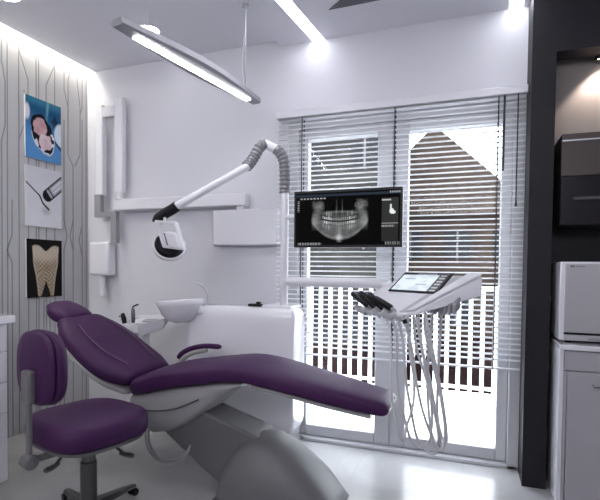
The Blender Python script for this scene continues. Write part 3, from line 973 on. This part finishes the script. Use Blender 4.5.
def xray(u, v):
    c = 0.0015
    blue = 0.0
    if 0.03 < v < 0.075:
        c, blue = 0.02, 0.022
    if v < 0.14 and v > 0.08 and 0.03 < u < 0.30:
        c = 0.35 if (int(u * 90) % 3 and 0.095 < v < 0.125) else 0.004
    if 0.015 < u < 0.035 and 0.15 < v < 0.36:
        c = 0.4 if int(v * 60) % 2 else 0.004
    if v > 0.955 and 0.02 < u < 0.26:
        c = 0.25 if int(u * 110) % 3 else 0.01
    if v > 0.94 and u > 0.86:
        c = 0.2 if int(u * 130) % 2 else 0.01
    if 0.025 < v < 0.055 and u > 0.90:
        c = 0.5 if int(u * 120) % 2 else 0.02
    # side panel
    if 0.835 < u < 0.985 and 0.14 < v < 0.94:
        c = 0.03
        if 0.17 < v < 0.20 and u < 0.92:
            c = 0.45
        if 0.60 < v < 0.62 or 0.645 < v < 0.68 and u < 0.95 and int(u * 160) % 3:
            c = 0.30
        if v > 0.69:
            c = 0.022
        q = math.hypot((u - 0.925) / 0.022, (v - 0.39) / 0.055)
        q2 = abs(u - 0.917) / 0.008 if 0.26 < v < 0.40 else 9
        q3 = math.hypot((u - 0.94) / 0.022, (v - 0.41) / 0.035)
        c = c + 0.75 * max(sm(1.1, 0.7, q), sm(1.1, 0.6, q2), sm(1.1, 0.7, q3))
    if 0.13 < u < 0.80 and 0.14 < v < 0.95:
        x = (u - 0.435) / 0.285
        y = (v - 0.14) / 0.78
        n = vnoise(u * 40, v * 26)
        n2 = vnoise(u * 110, v * 60)
        if abs(x) < 1.0:
            base = 0.0
            low = 0.99 - 0.46 * abs(x) ** 2.2
            # jaw body
            body = sm(low + 0.02, low - 0.05, y) * sm(0.30, 0.55, y)
            base += body * (0.075 + 0.05 * n)
            base += 0.07 * sm(0.06, 0.0, abs(y - low + 0.045)) * (0.4 + 0.6 * n)
            # ramus and joints
            ra = sm(0.24, 0.02, abs(abs(x) - 0.62 - 0.24 * sm(0.05, 0.5, y))) * sm(0.06, 0.30, y) * sm(0.80, 0.50, y)
            base += ra * (0.09 + 0.05 * n)
            base += 0.16 * sm(0.16, 0.02, math.hypot((abs(x) - 0.74) * 0.45, y - 0.10 - 0.06 * n)) * (0.3 + 0.7 * n2)
            # nose and palate
            base += 0.10 * sm(0.05, 0.0, abs(y - 0.30 - 0.08 * x * x)) * sm(0.75, 0.4, abs(x))
            base += 0.07 * sm(0.04, 0.01, abs(abs(x) - 0.10)) * sm(0.45, 0.3, y)
            base -= 0.06 * sm(0.3, 0.15, abs(abs(x) - 0.3)) * sm(0.3, 0.1, y)
            base += 0.22 * sm(0.10, 0.02, math.hypot(x * 0.5, y - 0.92)) + 0.12 * sm(0.12, 0.0, abs(x)) * sm(0.5, 0.9, y)
            # arches of teeth
            ym = 0.53 - 0.16 * x * x
            if abs(x) < 0.62:
                ph = x * 15.5 + 0.25 * math.sin(x * 9)
                tooth = sm(0.18, 0.42, abs(((ph) % 1.0) - 0.5) * -1 + 0.6)
                for s in (-1, 1):
                    yy = (y - ym) * s
                    hgt = 0.085 + 0.03 * hsh(int(ph + 40), s + 8)
                    crown = sm(0.010, 0.030, yy) * sm(hgt, hgt - 0.03, yy)
                    root = sm(0.10, 0.12, yy) * sm(0.26, 0.15, yy)
                    side = sm(0.20, 0.32, abs(x))
                    k = 0.22 + 0.68 * side * (1.0 if hsh(int(ph + 40), s + 3) > 0.45 else 0.35)
                    k *= 0.6 + 0.4 * n2
                    base += (crown * tooth * (0.12 + 0.75 * k * k) + root * tooth * (0.05 + 0.22 * side * hsh(int(ph + 40), s))) * sm(0.62, 0.50, abs(x))
                base *= 1 - 0.92 * sm(0.020, 0.010, abs(y - ym))
            c = max(c, max(0.0, base) * sm(1.0, 0.9, abs(x)))
    c = max(0.0, c)
    return (c * 0.97, c * 0.985 + blue * 0.4, c + blue)


painted('display', (MX0 + 0.014, MY - 0.001, MZ1 - 0.014), (1, 0, 0), (0, 0, -1), MX1 - MX0 - 0.028, MZ1 - MZ0 - 0.028, 300, 150,
        xray, paint_mat('xray_display', 0.8, 0.6, 0.02), mt)

# ================================================================== INSTRUMENT CONSOLE
EX, EF, EN = Vector((0.816, -0.578, 0)), Vector((0.459, 0.648, 0.607)), Vector((-0.351, -0.496, 0.794))
CO = Vector((-0.355, 2.291, 1.096))
UP = Vector((0, 0, 1))


def cl(s, t, h=0.0):
    return CO + EX * s + EF * t + EN * h


ct = thing('instrument_console', 'white slanted dental instrument console with tablet screen in front of the blind', 'dental console', (-0.2, 2.25, 0.98))
cpoly = [((0.02, 0.13), 0.075), ((0.43, 0.13), 0.088), ((0.235, -0.137), 0.016), ((0.148, -0.154), 0.016), ((-0.117, -0.023), 0.030)]
bm = loft(BM(), [[cl(s, t, 0) - UP * th for (s, t), th in cpoly], [cl(s, t, 0) for (s, t), th in cpoly]])
obj('body', bm, white_gloss, ct, bevel=0.010, segs=3)
# raised rim along the right side
rim = [(0.205, -0.142), (0.238, -0.134), (0.430, 0.128), (0.36, 0.128)]
bm = loft(BM(), [[cl(s, t, 0.001) for s, t in rim], [cl(s, t, 0.014) for s, t in rim]])
obj('side_rail', bm, white_plastic, ct, bevel=0.005)
bm = loft(BM(), [[cl(s_, t_2, 0.0005) for s_, t_2 in ((0.160, -0.146), (0.203, -0.138), (0.356, 0.124), (0.300, 0.124))], [cl(s_, t_2, 0.002) for s_, t_2 in ((0.160, -0.146), (0.203, -0.138), (0.356, 0.124), (0.300, 0.124))]])
obj('inset_strip', bm, mat('inset_grey', (0.42, 0.415, 0.44), 0.4), ct, smooth=False, label='grey inset strip')
bz = [(-0.012, -0.010), (0.282, -0.010), (0.282, 0.138), (-0.012, 0.138)]
bm = loft(BM(), [[cl(s, t, 0.0005) for s, t in bz], [cl(s, t, 0.006) for s, t in bz]])
obj('tablet_bezel', bm, black_plastic, ct, bevel=0.002, label='black tablet frame')


def tablet(u, v):
    c = (0.62, 0.68, 0.74)
    if v < 0.10:
        c = (0.02, 0.02, 0.025)
        if 0.3 < u < 0.75 and int(u * 60) % 2:
            c = (0.45, 0.45, 0.5)
    elif u > 0.80:
        c = (0.02, 0.02, 0.025)
        if 0.84 < u < 0.96 and (v * 6) % 1.0 > 0.45:
            c = (0.35, 0.36, 0.4)
    else:
        n = vnoise(u * 10, v * 8)
        c = mixc(c, (0.40, 0.48, 0.56), 0.6 * sm(0.55, 0.8, n))
        if 0.3 < v < 0.36 and 0.1 < u < 0.35 or 0.62 < v < 0.68 and 0.45 < u < 0.7:
            c = (0.30, 0.36, 0.42)
    return c


painted('display', cl(0.0, 0.13, 0.0067), EX, -EF, 0.27, 0.13, 90, 45, tablet, paint_mat('tablet_display', 0.95, 0.2), ct)
# grip knob below, grey ribbed
bm = BM()
kc = cl(0.29, 0.02, 0) - UP * 0.072
for i in range(7):
    a = i / 6
    obox(bm, kc + EX * (-0.075 + 0.15 * a) + UP * (0.01 - 0.012 * math.sin(PI * a)), (EX + UP * (0.9 - 1.8 * a) * 0.3), EF, UP, 0.016, 0.05, 0.045)
obj('ribbed_grip', bm, grey_mid, ct, bevel=0.004, label='grey ribbed grip')
# holder bar for the handpieces along the front left edge
h0, h1 = Vector((-0.515, 2.285, 1.000)), Vector((-0.27, 2.09, 0.985))
bm = BM()
dd = (h1 - h0)
tube(bm, [h0, h0 + dd * 0.5 + Vector((0, 0, -0.002)), h1], 0.011, 12)
for i in range(5):
    c = h0 + dd * (0.02 + 0.215 * i)
    tube(bm, [c + Vector((-0.020, -0.014, 0.014)), c + Vector((0, 0, 0)), c + Vector((0.016, 0.008, -0.020))], [0.012, 0.017, 0.011], 12)
obj('instrument_holder', bm, mat('holder_grey', (0.52, 0.515, 0.54), 0.35), ct)
obj('holder_bracket', tube(BM(), [h1, cl(0.12, -0.12, -0.02)], 0.012, 10), mat('holder_grey', (0, 0, 0)), ct)
# thick tubes hanging from the right part
for pts in ([(-0.213, 2.09, 0.99), (-0.19, 2.10, 0.86), (-0.165, 2.115, 0.72), (-0.135, 2.13, 0.58), (-0.115, 2.15, 0.46), (-0.125, 2.2, 0.40), (-0.16, 2.26, 0.47), (-0.18, 2.32, 0.70), (-0.16, 2.33, 1.02)],
            [(-0.175, 2.07, 1.01), (-0.15, 2.08, 0.88), (-0.115, 2.10, 0.72), (-0.09, 2.13, 0.56), (-0.08, 2.17, 0.44), (-0.10, 2.24, 0.41), (-0.13, 2.30, 0.52), (-0.13, 2.34, 0.75), (-0.12, 2.33, 1.02)]):
    obj('hose', tube(BM(), smooth_path(pts, 8), 0.0065, 10), hose_grey, ct)

HOSES = [
    [(-0.369, 2.2, 0.978), (-0.336, 2.14, 0.92), (-0.317, 2.06, 0.799), (-0.314, 2.03, 0.694), (-0.295, 2.03, 0.587), (-0.263, 2.06, 0.449), (-0.25, 2.12, 0.498), (-0.231, 2.18, 0.575), (-0.233, 2.22, 0.682), (-0.259, 2.26, 0.814), (-0.28, 2.30, 1.03)],
    [(-0.337, 2.17, 0.973), (-0.309, 2.18, 0.894), (-0.308, 2.19, 0.728), (-0.293, 2.2, 0.586), (-0.27, 2.21, 0.491), (-0.242, 2.22, 0.397), (-0.201, 2.23, 0.361), (-0.161, 2.24, 0.391), (-0.15, 2.25, 0.493), (-0.162, 2.26, 0.608), (-0.192, 2.27, 0.712), (-0.233, 2.28, 0.837), (-0.25, 2.28, 1.03)],
    [(-0.3, 2.14, 0.973), (-0.278, 2.152, 0.876), (-0.263, 2.164, 0.691), (-0.239, 2.176, 0.552), (-0.207, 2.188, 0.412), (-0.144, 2.2, 0.352), (-0.111, 2.212, 0.394), (-0.127, 2.224, 0.504), (-0.162, 2.236, 0.685), (-0.211, 2.248, 0.867), (-0.225, 2.26, 1.03)],
    [(-0.265, 2.11, 0.964), (-0.234, 2.122, 0.839), (-0.215, 2.134, 0.702), (-0.179, 2.146, 0.545), (-0.125, 2.158, 0.407), (-0.095, 2.17, 0.398), (-0.089, 2.182, 0.476), (-0.109, 2.194, 0.607), (-0.152, 2.206, 0.784), (-0.187, 2.218, 0.919), (-0.19, 2.24, 1.03)]]
TIPS = [(-0.554, 2.30, 1.076), (-0.504, 2.26, 1.084), (-0.451, 2.22, 1.080), (-0.416, 2.19, 1.062)]
BASE = [(-0.450, 2.22, 1.020), (-0.411, 2.19, 1.015), (-0.368, 2.16, 1.014), (-0.327, 2.13, 1.020)]
ORD = ('first from the left', 'second from the left', 'third from the left', 'nearest the tablet')
for i in range(4):
    a, c = Vector(TIPS[i]), Vector(BASE[i])
    hp = thing('dental_handpiece', 'black dental handpiece on the console, ' + ORD[i] + ' of four', 'dental instrument', c, 'black handpieces on the instrument console')
    v = c - a
    obj('handle', tube(BM(), [a, a + v * 0.06, a + v * 0.5, a + v * 0.93, c], [0.009, 0.014, 0.016, 0.015, 0.010], 16), black_plastic, hp)
    e = Vector(HOSES[i][0])
    obj('coupling', tube(BM(), [c - v * 0.02, c + (e - c) * 0.5, e], [0.010, 0.012, 0.009], 14), grey_shell, hp, label='grey coupling')
    obj('ferrule', tube(BM(), [e + Vector((-0.004, 0, 0.012)), e + Vector((0.002, 0, -0.006))], 0.0105, 12), black_plastic, hp)
    obj('hose', tube(BM(), smooth_path(HOSES[i], 8), 0.0062, 10), hose_grey, hp, label='grey hose')

# ================================================================== DENTAL CHAIR
CY = 2.255
ch = thing('dental_chair', 'purple leather dental chair with grey base reclined across the room', 'dental chair', (-0.9, CY, 0))
seat_st = [(-1.735, 0.575, 0.200, 0.095), (-1.66, 0.605, 0.212, 0.105), (-1.55, 0.640, 0.215, 0.105), (-1.40, 0.668, 0.215, 0.10),
           (-1.25, 0.692, 0.215, 0.095), (-1.12, 0.708, 0.212, 0.092), (-1.00, 0.702, 0.205, 0.09), (-0.85, 0.678, 0.195, 0.088),
           (-0.66, 0.642, 0.178, 0.085), (-0.48, 0.606, 0.160, 0.08), (-0.358, 0.581, 0.142, 0.068)]
obj('seat_cushion', cushion(BM(), seat_st, CY, p=4.5, crown=0.012), purple, ch, angle=60)
back_st = [(-1.752, 0.610, 0.205, 0.09), (-1.835, 0.652, 0.252, 0.11), (-1.94, 0.710, 0.262, 0.115), (-2.05, 0.780, 0.255, 0.11), (-2.16, 0.842, 0.230, 0.10), (-2.245, 0.888, 0.175, 0.075)]
obj('backrest_cushion', cushion(BM(), back_st[::-1], CY, p=3.2, crown=0.012), purple, ch, angle=60)
head_st = [(-2.245, 0.905, 0.110, 0.07), (-2.295, 0.932, 0.130, 0.09), (-2.355, 0.958, 0.125, 0.085), (-2.395, 0.975, 0.100, 0.06)]
obj('headrest', cushion(BM(), head_st[::-1], CY - 0.02, p=3.0, end=0.02, crown=0.008), purple, ch, angle=60)
# stitched seams on the backrest
bd = Vector((-0.55, 0, 0.295)).normalized()
bn = Vector((0.295, 0, 0.55)).normalized()
for s in (-1, 1):
    pts = []
    for x, z_, hwid in ((-1.81, 0.642, 0.12), (-1.93, 0.706, 0.155), (-2.05, 0.783, 0.158), (-2.17, 0.850, 0.12)):
        pts.append((x + bn.x * 0.008, CY + s * hwid, z_ + bn.z * 0.008))
    obj('seam', tube(BM(), smooth_path(pts, 6), 0.0035, 8), purple_pipe, ch)
# shells
shell_st = [(s[0] + bn.x * -0.052 - 0.0, s[1] - 0.078, s[2] * 0.96, 0.05) for s in back_st]
obj('backrest_shell', cushion(BM(), shell_st[::-1], CY, p=3.2), grey_shell, ch, angle=60)
obj('headrest_bar', obox(BM(), (-2.30, CY, 0.895), (0.82, 0, -0.57), (0, 1, 0), (0.57, 0, 0.82), 0.24, 0.06, 0.02), grey_shell, ch, bevel=0.005)
hull = [(-1.735, 0.50, 0.40), (-1.70, 0.512, 0.315), (-1.62, 0.54, 0.275), (-1.53, 0.55, 0.295), (-1.44, 0.57, 0.335), (-1.36, 0.585, 0.385), (-1.29, 0.595, 0.445), (-1.18, 0.612, 0.53), (-1.06, 0.618, 0.600)]
rings = []
for x, zt_, zb in hull:
    hz = (zt_ - zb) / 2
    rings.append([(x, CY + a * (1.0 if c > 0 else 0.92), (zt_ + zb) / 2 + c) for a, c in se(0.185, hz, 4.5, 36)])
obj('seat_shell', loft(BM(), rings), grey_shell, ch, angle=50)
bm = BM()
tube(bm, smooth_path([(-1.72, CY - 0.183, 0.43), (-1.6, CY - 0.190, 0.425), (-1.45, CY - 0.190, 0.45), (-1.30, CY - 0.188, 0.515)], 5), 0.004, 6)
obj('shell_seam', bm, grey_dark, ch)
leg_plate = [(-1.02, 0.612, 0.15), (-0.86, 0.592, 0.15), (-0.66, 0.556, 0.145), (-0.42, 0.520, 0.125)]
rings = []
for x, zt_, hwid in leg_plate:
    rings.append([(x, CY + a, zt_ - 0.012 + c) for a, c in se(hwid, 0.014, 4, 28)])
obj('leg_plate', loft(BM(), rings), grey_shell, ch, angle=50)
# lifting link
top = [(-1.56, 0.40), (-1.34, 0.43), (-1.02, 0.335), (-0.93, 0.28), (-1.05, 0.06), (-1.22, 0.05), (-1.34, 0.125), (-1.46, 0.21), (-1.58, 0.29)]
obj('lift_link', prism(BM(), top, 'xz', CY - 0.105, CY + 0.105), grey_base, ch, bevel=0.012)
# floor base: long rounded hump
base_st = [(-1.20, 0.10, 0.165), (-1.17, 0.20, 0.18), (-1.10, 0.285, 0.195), (-1.02, 0.328, 0.205), (-0.95, 0.332, 0.21), (-0.85, 0.292, 0.205), (-0.77, 0.237, 0.195), (-0.68, 0.155, 0.18), (-0.61, 0.07, 0.16), (-0.575, 0.02, 0.14)]
rings = []
for x, h_, hwid in base_st:
    rings.append([(x, CY - 0.02 + yy * hwid, zz * h_) for yy, zz in
                  ((-1.0, 0.0), (-0.99, 0.25), (-0.93, 0.55), (-0.76, 0.83), (-0.42, 0.98), (0, 1.02), (0.42, 0.98), (0.76, 0.83), (0.93, 0.55), (0.99, 0.25), (1.0, 0.0))])
obj('floor_base', loft(BM(), rings), mat('base_grey', (0.145, 0.142, 0.147), 0.5), ch, angle=45)
obj('floor_plate', prism(BM(), [(-1.21, CY - 0.21), (-0.66, CY - 0.20), (-0.585, CY - 0.02), (-0.66, CY + 0.17), (-1.21, CY + 0.17)], 'xy', 0.0, 0.02), grey_dark, ch, bevel=0.006)
# armrest on the far side
ay = CY + 0.235
pp = smooth_path([(-1.715, ay, 0.625), (-1.685, ay, 0.658), (-1.62, ay, 0.692), (-1.52, ay, 0.714), (-1.41, ay, 0.716)], 6)
ar = obj('armrest_pad', tube(BM(), pp, [0.010] + [0.016] * (len(pp) - 2) + [0.010], 14), purple, ch)
pp = smooth_path([(-1.73, ay, 0.51), (-1.715, ay, 0.575), (-1.67, ay, 0.632), (-1.60, ay, 0.668), (-1.51, ay, 0.690)], 6)
obj('armrest_bracket', tube(BM(), pp, [0.022] * 8 + [0.016] * (len(pp) - 8), 12), grey_shell, ch)
obj('armrest_mount', box(BM(), -1.76, -1.70, CY + 0.17, ay + 0.01, 0.49, 0.53), grey_shell, ch, bevel=0.006)
# cables looping below
for k, (dz, dx) in enumerate(((0, 0), (0.012, 0.02))):
    pts = [(-1.70 + dx, CY - 0.06, 0.36), (-1.70 + dx, CY - 0.10, 0.26), (-1.66 + dx, CY - 0.12, 0.17 + dz), (-1.58, CY - 0.12, 0.125 + dz), (-1.48, CY - 0.12, 0.13 + dz * 2), (-1.42, CY - 0.11, 0.19 + dz), (-1.39, CY - 0.09, 0.27)]
    obj('cable', tube(BM(), smooth_path(pts, 8), 0.006, 8), grey_mid, ch)

# ================================================================== STOOL
SX, SY = -1.665, 1.70
st = thing('dental_stool', 'purple upholstered stool on a grey gas column in the foreground', 'stool', (SX, SY, 0))
dr = Vector((-0.25, -0.968, 0)).normalized()      # towards its backrest
sd = Vector((-dr.y, dr.x, 0))
bm = BM()
prof = [(0.10, -0.03), (0.90, -0.03), (0.965, 0.03), (0.99, 0.15), (1.0, 0.45), (0.985, 0.72), (0.93, 0.90), (0.82, 0.975), (0.45, 1.01), (0.05, 1.02)]
rings = []
for r_, h_ in prof:
    rings.append([Vector((SX, SY, 0.416 + 0.108 * h_)) + dr * a + sd * c for a, c in se(0.232 * r_, 0.240 * r_, 3.3, 56)])
obj('seat', loft(bm, rings), purple, st, angle=60)
rings = []
for r_, z_ in ((0.5, 0.388), (0.93, 0.396), (0.955, 0.412)):
    rings.append([Vector((SX, SY, z_)) + dr * a + sd * c for a, c in se(0.226 * r_, 0.234 * r_, 3.3, 56)])
obj('seat_pan', loft(BM(), rings), grey_base, st)
obj('gas_column', lathe(BM(), [(0.030, 0.27), (0.030, 0.385)], (SX, SY, 0), 24), grey_base, st)
obj('column_sleeve', lathe(BM(), [(0.042, 0.07), (0.037, 0.10), (0.036, 0.285), (0.033, 0.287)], (SX, SY, 0), 24), grey_dark, st)
obj('hub', lathe(BM(), [(0.05, 0.045), (0.066, 0.050), (0.062, 0.075), (0.042, 0.095)], (SX, SY, 0), 24), grey_dark, st)
for k in range(5):
    a = math.radians(12 + 72 * k)
    v = Vector((math.cos(a), math.sin(a), 0))
    w = Vector((-v.y, v.x, 0))
    rings = []
    for r_, hw_, zt_, zb in ((0.03, 0.036, 0.090, 0.052), (0.10, 0.032, 0.080, 0.050), (0.20, 0.026, 0.066, 0.046), (0.275, 0.020, 0.058, 0.043), (0.288, 0.012, 0.056, 0.044)):
        c = Vector((SX, SY, 0)) + v * r_
        rings.append([c - w * hw_ + UP * zb, c + w * hw_ + UP * zb, c + w * hw_ * 0.7 + UP * zt_, c - w * hw_ * 0.7 + UP * zt_])
    lg = obj('leg', loft(BM(), rings), grey_dark, st, bevel=0.004)
    cs = Vector((SX, SY, 0)) + v * 0.275
    bm = BM()
    for s in (-1, 1):
        lathe(bm, [(0.008, -0.008), (0.018, -0.008), (0.020, 0.0), (0.018, 0.008), (0.008, 0.008)], cs + w * (s * 0.014) + UP * 0.0205, 20, w)
    tube(bm, [cs + UP * 0.022, cs + UP * 0.048], 0.009, 10)
    obj('caster', bm, black_plastic, lg)
# backrest
bc0 = Vector((SX, SY, 0)) + dr * 0.205
rear = bc0 + dr * 0.02


def pad_ring(c, hw_, hh, off, p=2.8):
    return [c + dr * off + sd * a + UP * b_ for a, b_ in se(hw_, hh, p, 44)]


pc = bc0 + UP * 0.765
rings = [pad_ring(pc, 0.135, 0.135, -0.030), pad_ring(pc, 0.158, 0.153, -0.020), pad_ring(pc, 0.166, 0.160, 0.0), pad_ring(pc, 0.162, 0.158, 0.014), pad_ring(pc, 0.148, 0.148, 0.022)]
obj('backrest_pad', loft(BM(), rings), purple, st, angle=60)
rings = [pad_ring(pc, 0.140, 0.145, 0.0225), pad_ring(pc, 0.152, 0.156, 0.028), pad_ring(pc, 0.152, 0.156, 0.036), pad_ring(pc, 0.138, 0.142, 0.046), pad_ring(pc, 0.09, 0.09, 0.051)]
obj('backrest_rear', loft(BM(), rings), purple, st, angle=60)
bk = bc0 + dr * 0.062
obj('back_bracket', obox(BM(), bk + UP * 0.69, sd, dr, UP, 0.07, 0.035, 0.14), grey_base, st, bevel=0.012, segs=3)
pp = [bk + UP * 0.66, bk + UP * 0.50, bk + UP * 0.40, bk + UP * 0.375]
rings = [[q + sd * (i * 0.016) + dr * (j * 0.008) for i, j in ((-1, -1), (1, -1), (1, 1), (-1, 1))] for q in pp]
obj('back_post', loft(BM(), rings), grey_base, st, bevel=0.004)
kc = bk + UP * 0.372
obj('knob', lathe(BM(), [(0.025, -0.028), (0.032, -0.022), (0.032, 0.022), (0.025, 0.028)], kc, 24, sd), grey_base, st)
q0, q1 = kc - dr * 0.0, Vector((SX, SY, 0.374)) + dr * 0.12
obj('back_arm', tube(BM(), [q0, q1], 0.016, 12), grey_base, st)
for v, w in ((Vector((0.86, 0.2, 0)), 0.20), (Vector((-0.1, -0.99, 0)), 0.20)):
    v.normalize()
    c = Vector((SX, SY, 0.376))
    pts = [c + v * 0.05, c + v * 0.13 - UP * 0.012, c + v * (w - 0.03) - UP * 0.045]
    bm = tube(BM(), pts, 0.007, 10)
    ww = Vector((-v.y, v.x, 0))
    rings = []
    for k, (r_, s) in enumerate(((w - 0.045, 0.008), (w - 0.02, 0.018), (w + 0.005, 0.022), (w + 0.02, 0.014))):
        q = c + v * r_ - UP * (0.046 + 0.01 * (k / 3))
        rings.append([q + ww * a + UP * b_ for a, b_ in se(s, 0.007, 2.5, 16)])
    loft(bm, rings)
    obj('lever', bm, grey_dark, st)

# ================================================================== LEFT COUNTER CABINET
cb = thing('drawer_cabinet', 'white drawer cabinet at the left edge beside the stool', 'cabinet', (-2.6, 1.2, 0))
CF = -2.272
obj('body', box(BM(), XL + 0.003, CF - 0.02, 0.6, 1.765, 0.06, 0.895), cab_white, cb, smooth=False)
obj('plinth', box(BM(), XL + 0.003, CF - 0.06, 0.62, 1.74, 0.0, 0.06), grey_mid, cb, smooth=False)
for (z0, z1) in ((0.065, 0.422), (0.428, 0.584), (0.590, 0.746), (0.752, 0.890)):
    for (y0, y1) in ((0.605, 1.18), (1.186, 1.765)):
        dw = obj('drawer', box(BM(), CF - 0.02, CF, y0, y1, z0, z1), cab_white, cb, bevel=0.003)
        obj('handle', box(BM(), CF, CF + 0.018, y0 + 0.2, y1 - 0.2, z1 - 0.045, z1 - 0.033), alu, dw, bevel=0.003)
tag(obj('worktop', box(BM(), XL + 0.002, CF + 0.022, 0.57, 1.80, 0.895, 0.935), white_gloss, bevel=0.004),
    'white worktop lying on the drawer cabinet at the left edge', 'worktop')

# ================================================================== RIGHT NICHE FURNITURE
KX0, KX1, KY0, KY1 = 0.441, 1.70, 2.685, 3.030
kb = thing('base_cabinet', 'grey base cabinet with white side panel in the dark niche', 'cabinet', (1.0, 2.85, 0))
obj('side_panel', box(BM(), KX0, KX0 + 0.02, KY0 - 0.012, KY1, 0.0, 0.797), cab_white, kb, bevel=0.002, label='white side panel')
obj('body', box(BM(), KX0 + 0.02, KX1, KY0 + 0.008, KY1, 0.02, 0.797), cab_grey, kb, smooth=False)
obj('plinth', box(BM(), KX0 + 0.02, KX1, KY0 + 0.05, KY1, 0.0, 0.02), black_matte, kb, smooth=False)
obj('front_stile', box(BM(), KX0 + 0.021, KX0 + 0.034, KY0 - 0.010, KY0 + 0.008, 0.0, 0.690), cab_grey, kb, smooth=False)
obj('apron', box(BM(), KX0 + 0.022, KX1, KY0 - 0.010, KY0 + 0.008, 0.695, 0.792), cab_grey, kb, bevel=0.002)
for x0, x1, hs in ((0.479, 1.08, 0.592), (1.084, 1.70, 1.2)):
    dd_ = obj('door', box(BM(), x0, x1, KY0 - 0.012, KY0 + 0.006, 0.022, 0.690), cab_grey, kb, bevel=0.003)
    bm = tube(BM(), [(hs, KY0 - 0.012, 0.628), (hs, KY0 - 0.036, 0.628), (hs + 0.004, KY0 - 0.040, 0.628), (hs + 0.16, KY0 - 0.040, 0.628), (hs + 0.164, KY0 - 0.036, 0.628), (hs + 0.164, KY0 - 0.012, 0.628)], 0.005, 10)
    obj('handle', bm, steel, dd_, label='steel bar handle')
tag(obj('worktop', box(BM(), KX0 - 0.001, KX1, KY0 - 0.018, KY1, 0.798, 0.824), white_gloss, bevel=0.003),
    'white worktop under the sterilizer in the dark niche', 'worktop')

# steam sterilizer
az_ = thing('sterilizer', 'white boxy steam sterilizer standing on the worktop in the niche', 'sterilizer', (0.66, 2.85, 0.825))
SX0, SX1, SYf, SYb = 0.444, 0.94, 2.735, 3.01
obj('housing', box(BM(), SX0, SX1, SYf, SYb, 0.838, 1.246), white_gloss, az_, bevel=0.008, segs=3)
obj('front_door', box(BM(), SX0 + 0.022, SX1 - 0.02, SYf - 0.012, SYf - 0.0005, 0.882, 1.236), mat('brushed_panel', (0.50, 0.485, 0.50), 0.3, metal=0.35), az_, bevel=0.004, label='satin grey front door')
obj('door_gap', box(BM(), SX0 + 0.022, SX1 - 0.02, SYf - 0.006, SYf - 0.0005, 0.870, 0.881), black_matte, az_, smooth=False)
obj('lower_strip', box(BM(), SX0 + 0.024, SX1 - 0.02, SYf - 0.010, SYf - 0.0005, 0.842, 0.869), mat('strip_grey', (0.45, 0.44, 0.46), 0.35), az_, bevel=0.002)
obj('latch', box(BM(), SX0 + 0.13, SX1 - 0.1, SYf - 0.0125, SYf - 0.0105, 0.846, 0.857), grey_mid, az_, smooth=False)
bm = BM()
for x in (SX0 + 0.05, SX1 - 0.05):
    for y in (SYf + 0.04, SYb - 0.04):
        lathe(bm, [(0.015, 0.0), (0.015, 0.0135)], (x, y, 0.8245), 16)
obj('feet', bm, black_matte, az_)
bm = BM()
yl = SYf - 0.0135
for x0, x1, z0, z1 in ((0.489, 0.4925, 1.2175, 1.2275), (0.4925, 0.500, 1.2255, 1.2275), (0.4925, 0.500, 1.2175, 1.2195), (0.4945, 0.500, 1.2215, 1.2235),
                       (0.5015, 0.5045, 1.2175, 1.2275), (0.5045, 0.5065, 1.2215, 1.2235)):
    box(bm, x0, x1, yl, yl + 0.001, z0, z1)
obj('emblem', bm, black_matte, az_, smooth=False)
bm = BM()
x = 0.5125
for k, w in enumerate((0.0055, 0.005, 0.006, 0.005, 0.0055, 0.005, 0.006)):
    box(bm, x, x + 0.0016, yl, yl + 0.001, 1.2195, 1.2255)
    box(bm, x, x + w - 0.001, yl, yl + 0.001, 1.2243 if k % 2 else 1.2195, 1.2255 if k % 2 else 1.2207)
    box(bm, x + w - 0.0024, x + w - 0.001, yl, yl + 0.001, 1.2195, 1.2225 + 0.003 * (k % 2))
    x += w + 0.0007
obj('lettering', bm, mat('letter_grey', (0.08, 0.08, 0.09), 0.5), az_, smooth=False)

# wall cabinet with glossy flap
wc = thing('wall_cabinet', 'dark glossy wall cabinet hanging above the sterilizer', 'wall cabinet', (1.0, 2.9, 1.43))
UX0, UX1, UYf, UYb = 0.441, 1.70, 2.76, 3.030
obj('body', box(BM(), UX0, UX1, UYf + 0.018, UYb, 1.436, 1.908), black_matte, wc, smooth=False)
obj('upper_flap', box(BM(), UX0, UX1, UYf, UYf + 0.017, 1.690, 1.868), mat('taupe_gloss', (0.075, 0.062, 0.058), 0.25, spec=0.3), wc, bevel=0.002, label='taupe glossy flap')
obj('lower_flap', box(BM(), UX0, UX1, UYf, UYf + 0.017, 1.438, 1.687), mat('charcoal_gloss', (0.010, 0.0095, 0.012), 0.3, spec=0.2), wc, bevel=0.002, label='charcoal glossy flap')
obj('top_strip', box(BM(), UX0, UX1, UYf + 0.002, UYf + 0.017, 1.876, 1.908), mat('taupe_gloss', (0, 0, 0)), wc, bevel=0.002)
obj('edge_profile', box(BM(), UX0 + 0.001, UX1, UYf - 0.004, UYf + 0.012, 1.868, 1.876), steel, wc, smooth=False, label='bright metal edge profile')
obj('handle', box(BM(), UX0 + 0.055, UX1 - 0.2, UYf - 0.012, UYf, 1.563, 1.580), mat('handle_grey', (0.05, 0.048, 0.055), 0.4), wc, bevel=0.003, label='long grey handle')

# plug by the sterilizer
pg = thing('power_plug', 'small grey power plug on the black niche wall left of the sterilizer', 'power plug', (0.437, 3.03, 1.03))
obj('plug_body', box(BM(), 0.428, 0.448, 3.012, 3.0335, 1.02, 1.05), grey_mid, pg, bevel=0.003)
obj('cord', tube(BM(), smooth_path([(0.438, 3.018, 1.022), (0.438, 3.016, 0.98), (0.436, 3.016, 0.90), (0.437, 3.020, 0.835)], 4), 0.004, 8), black_plastic, pg)
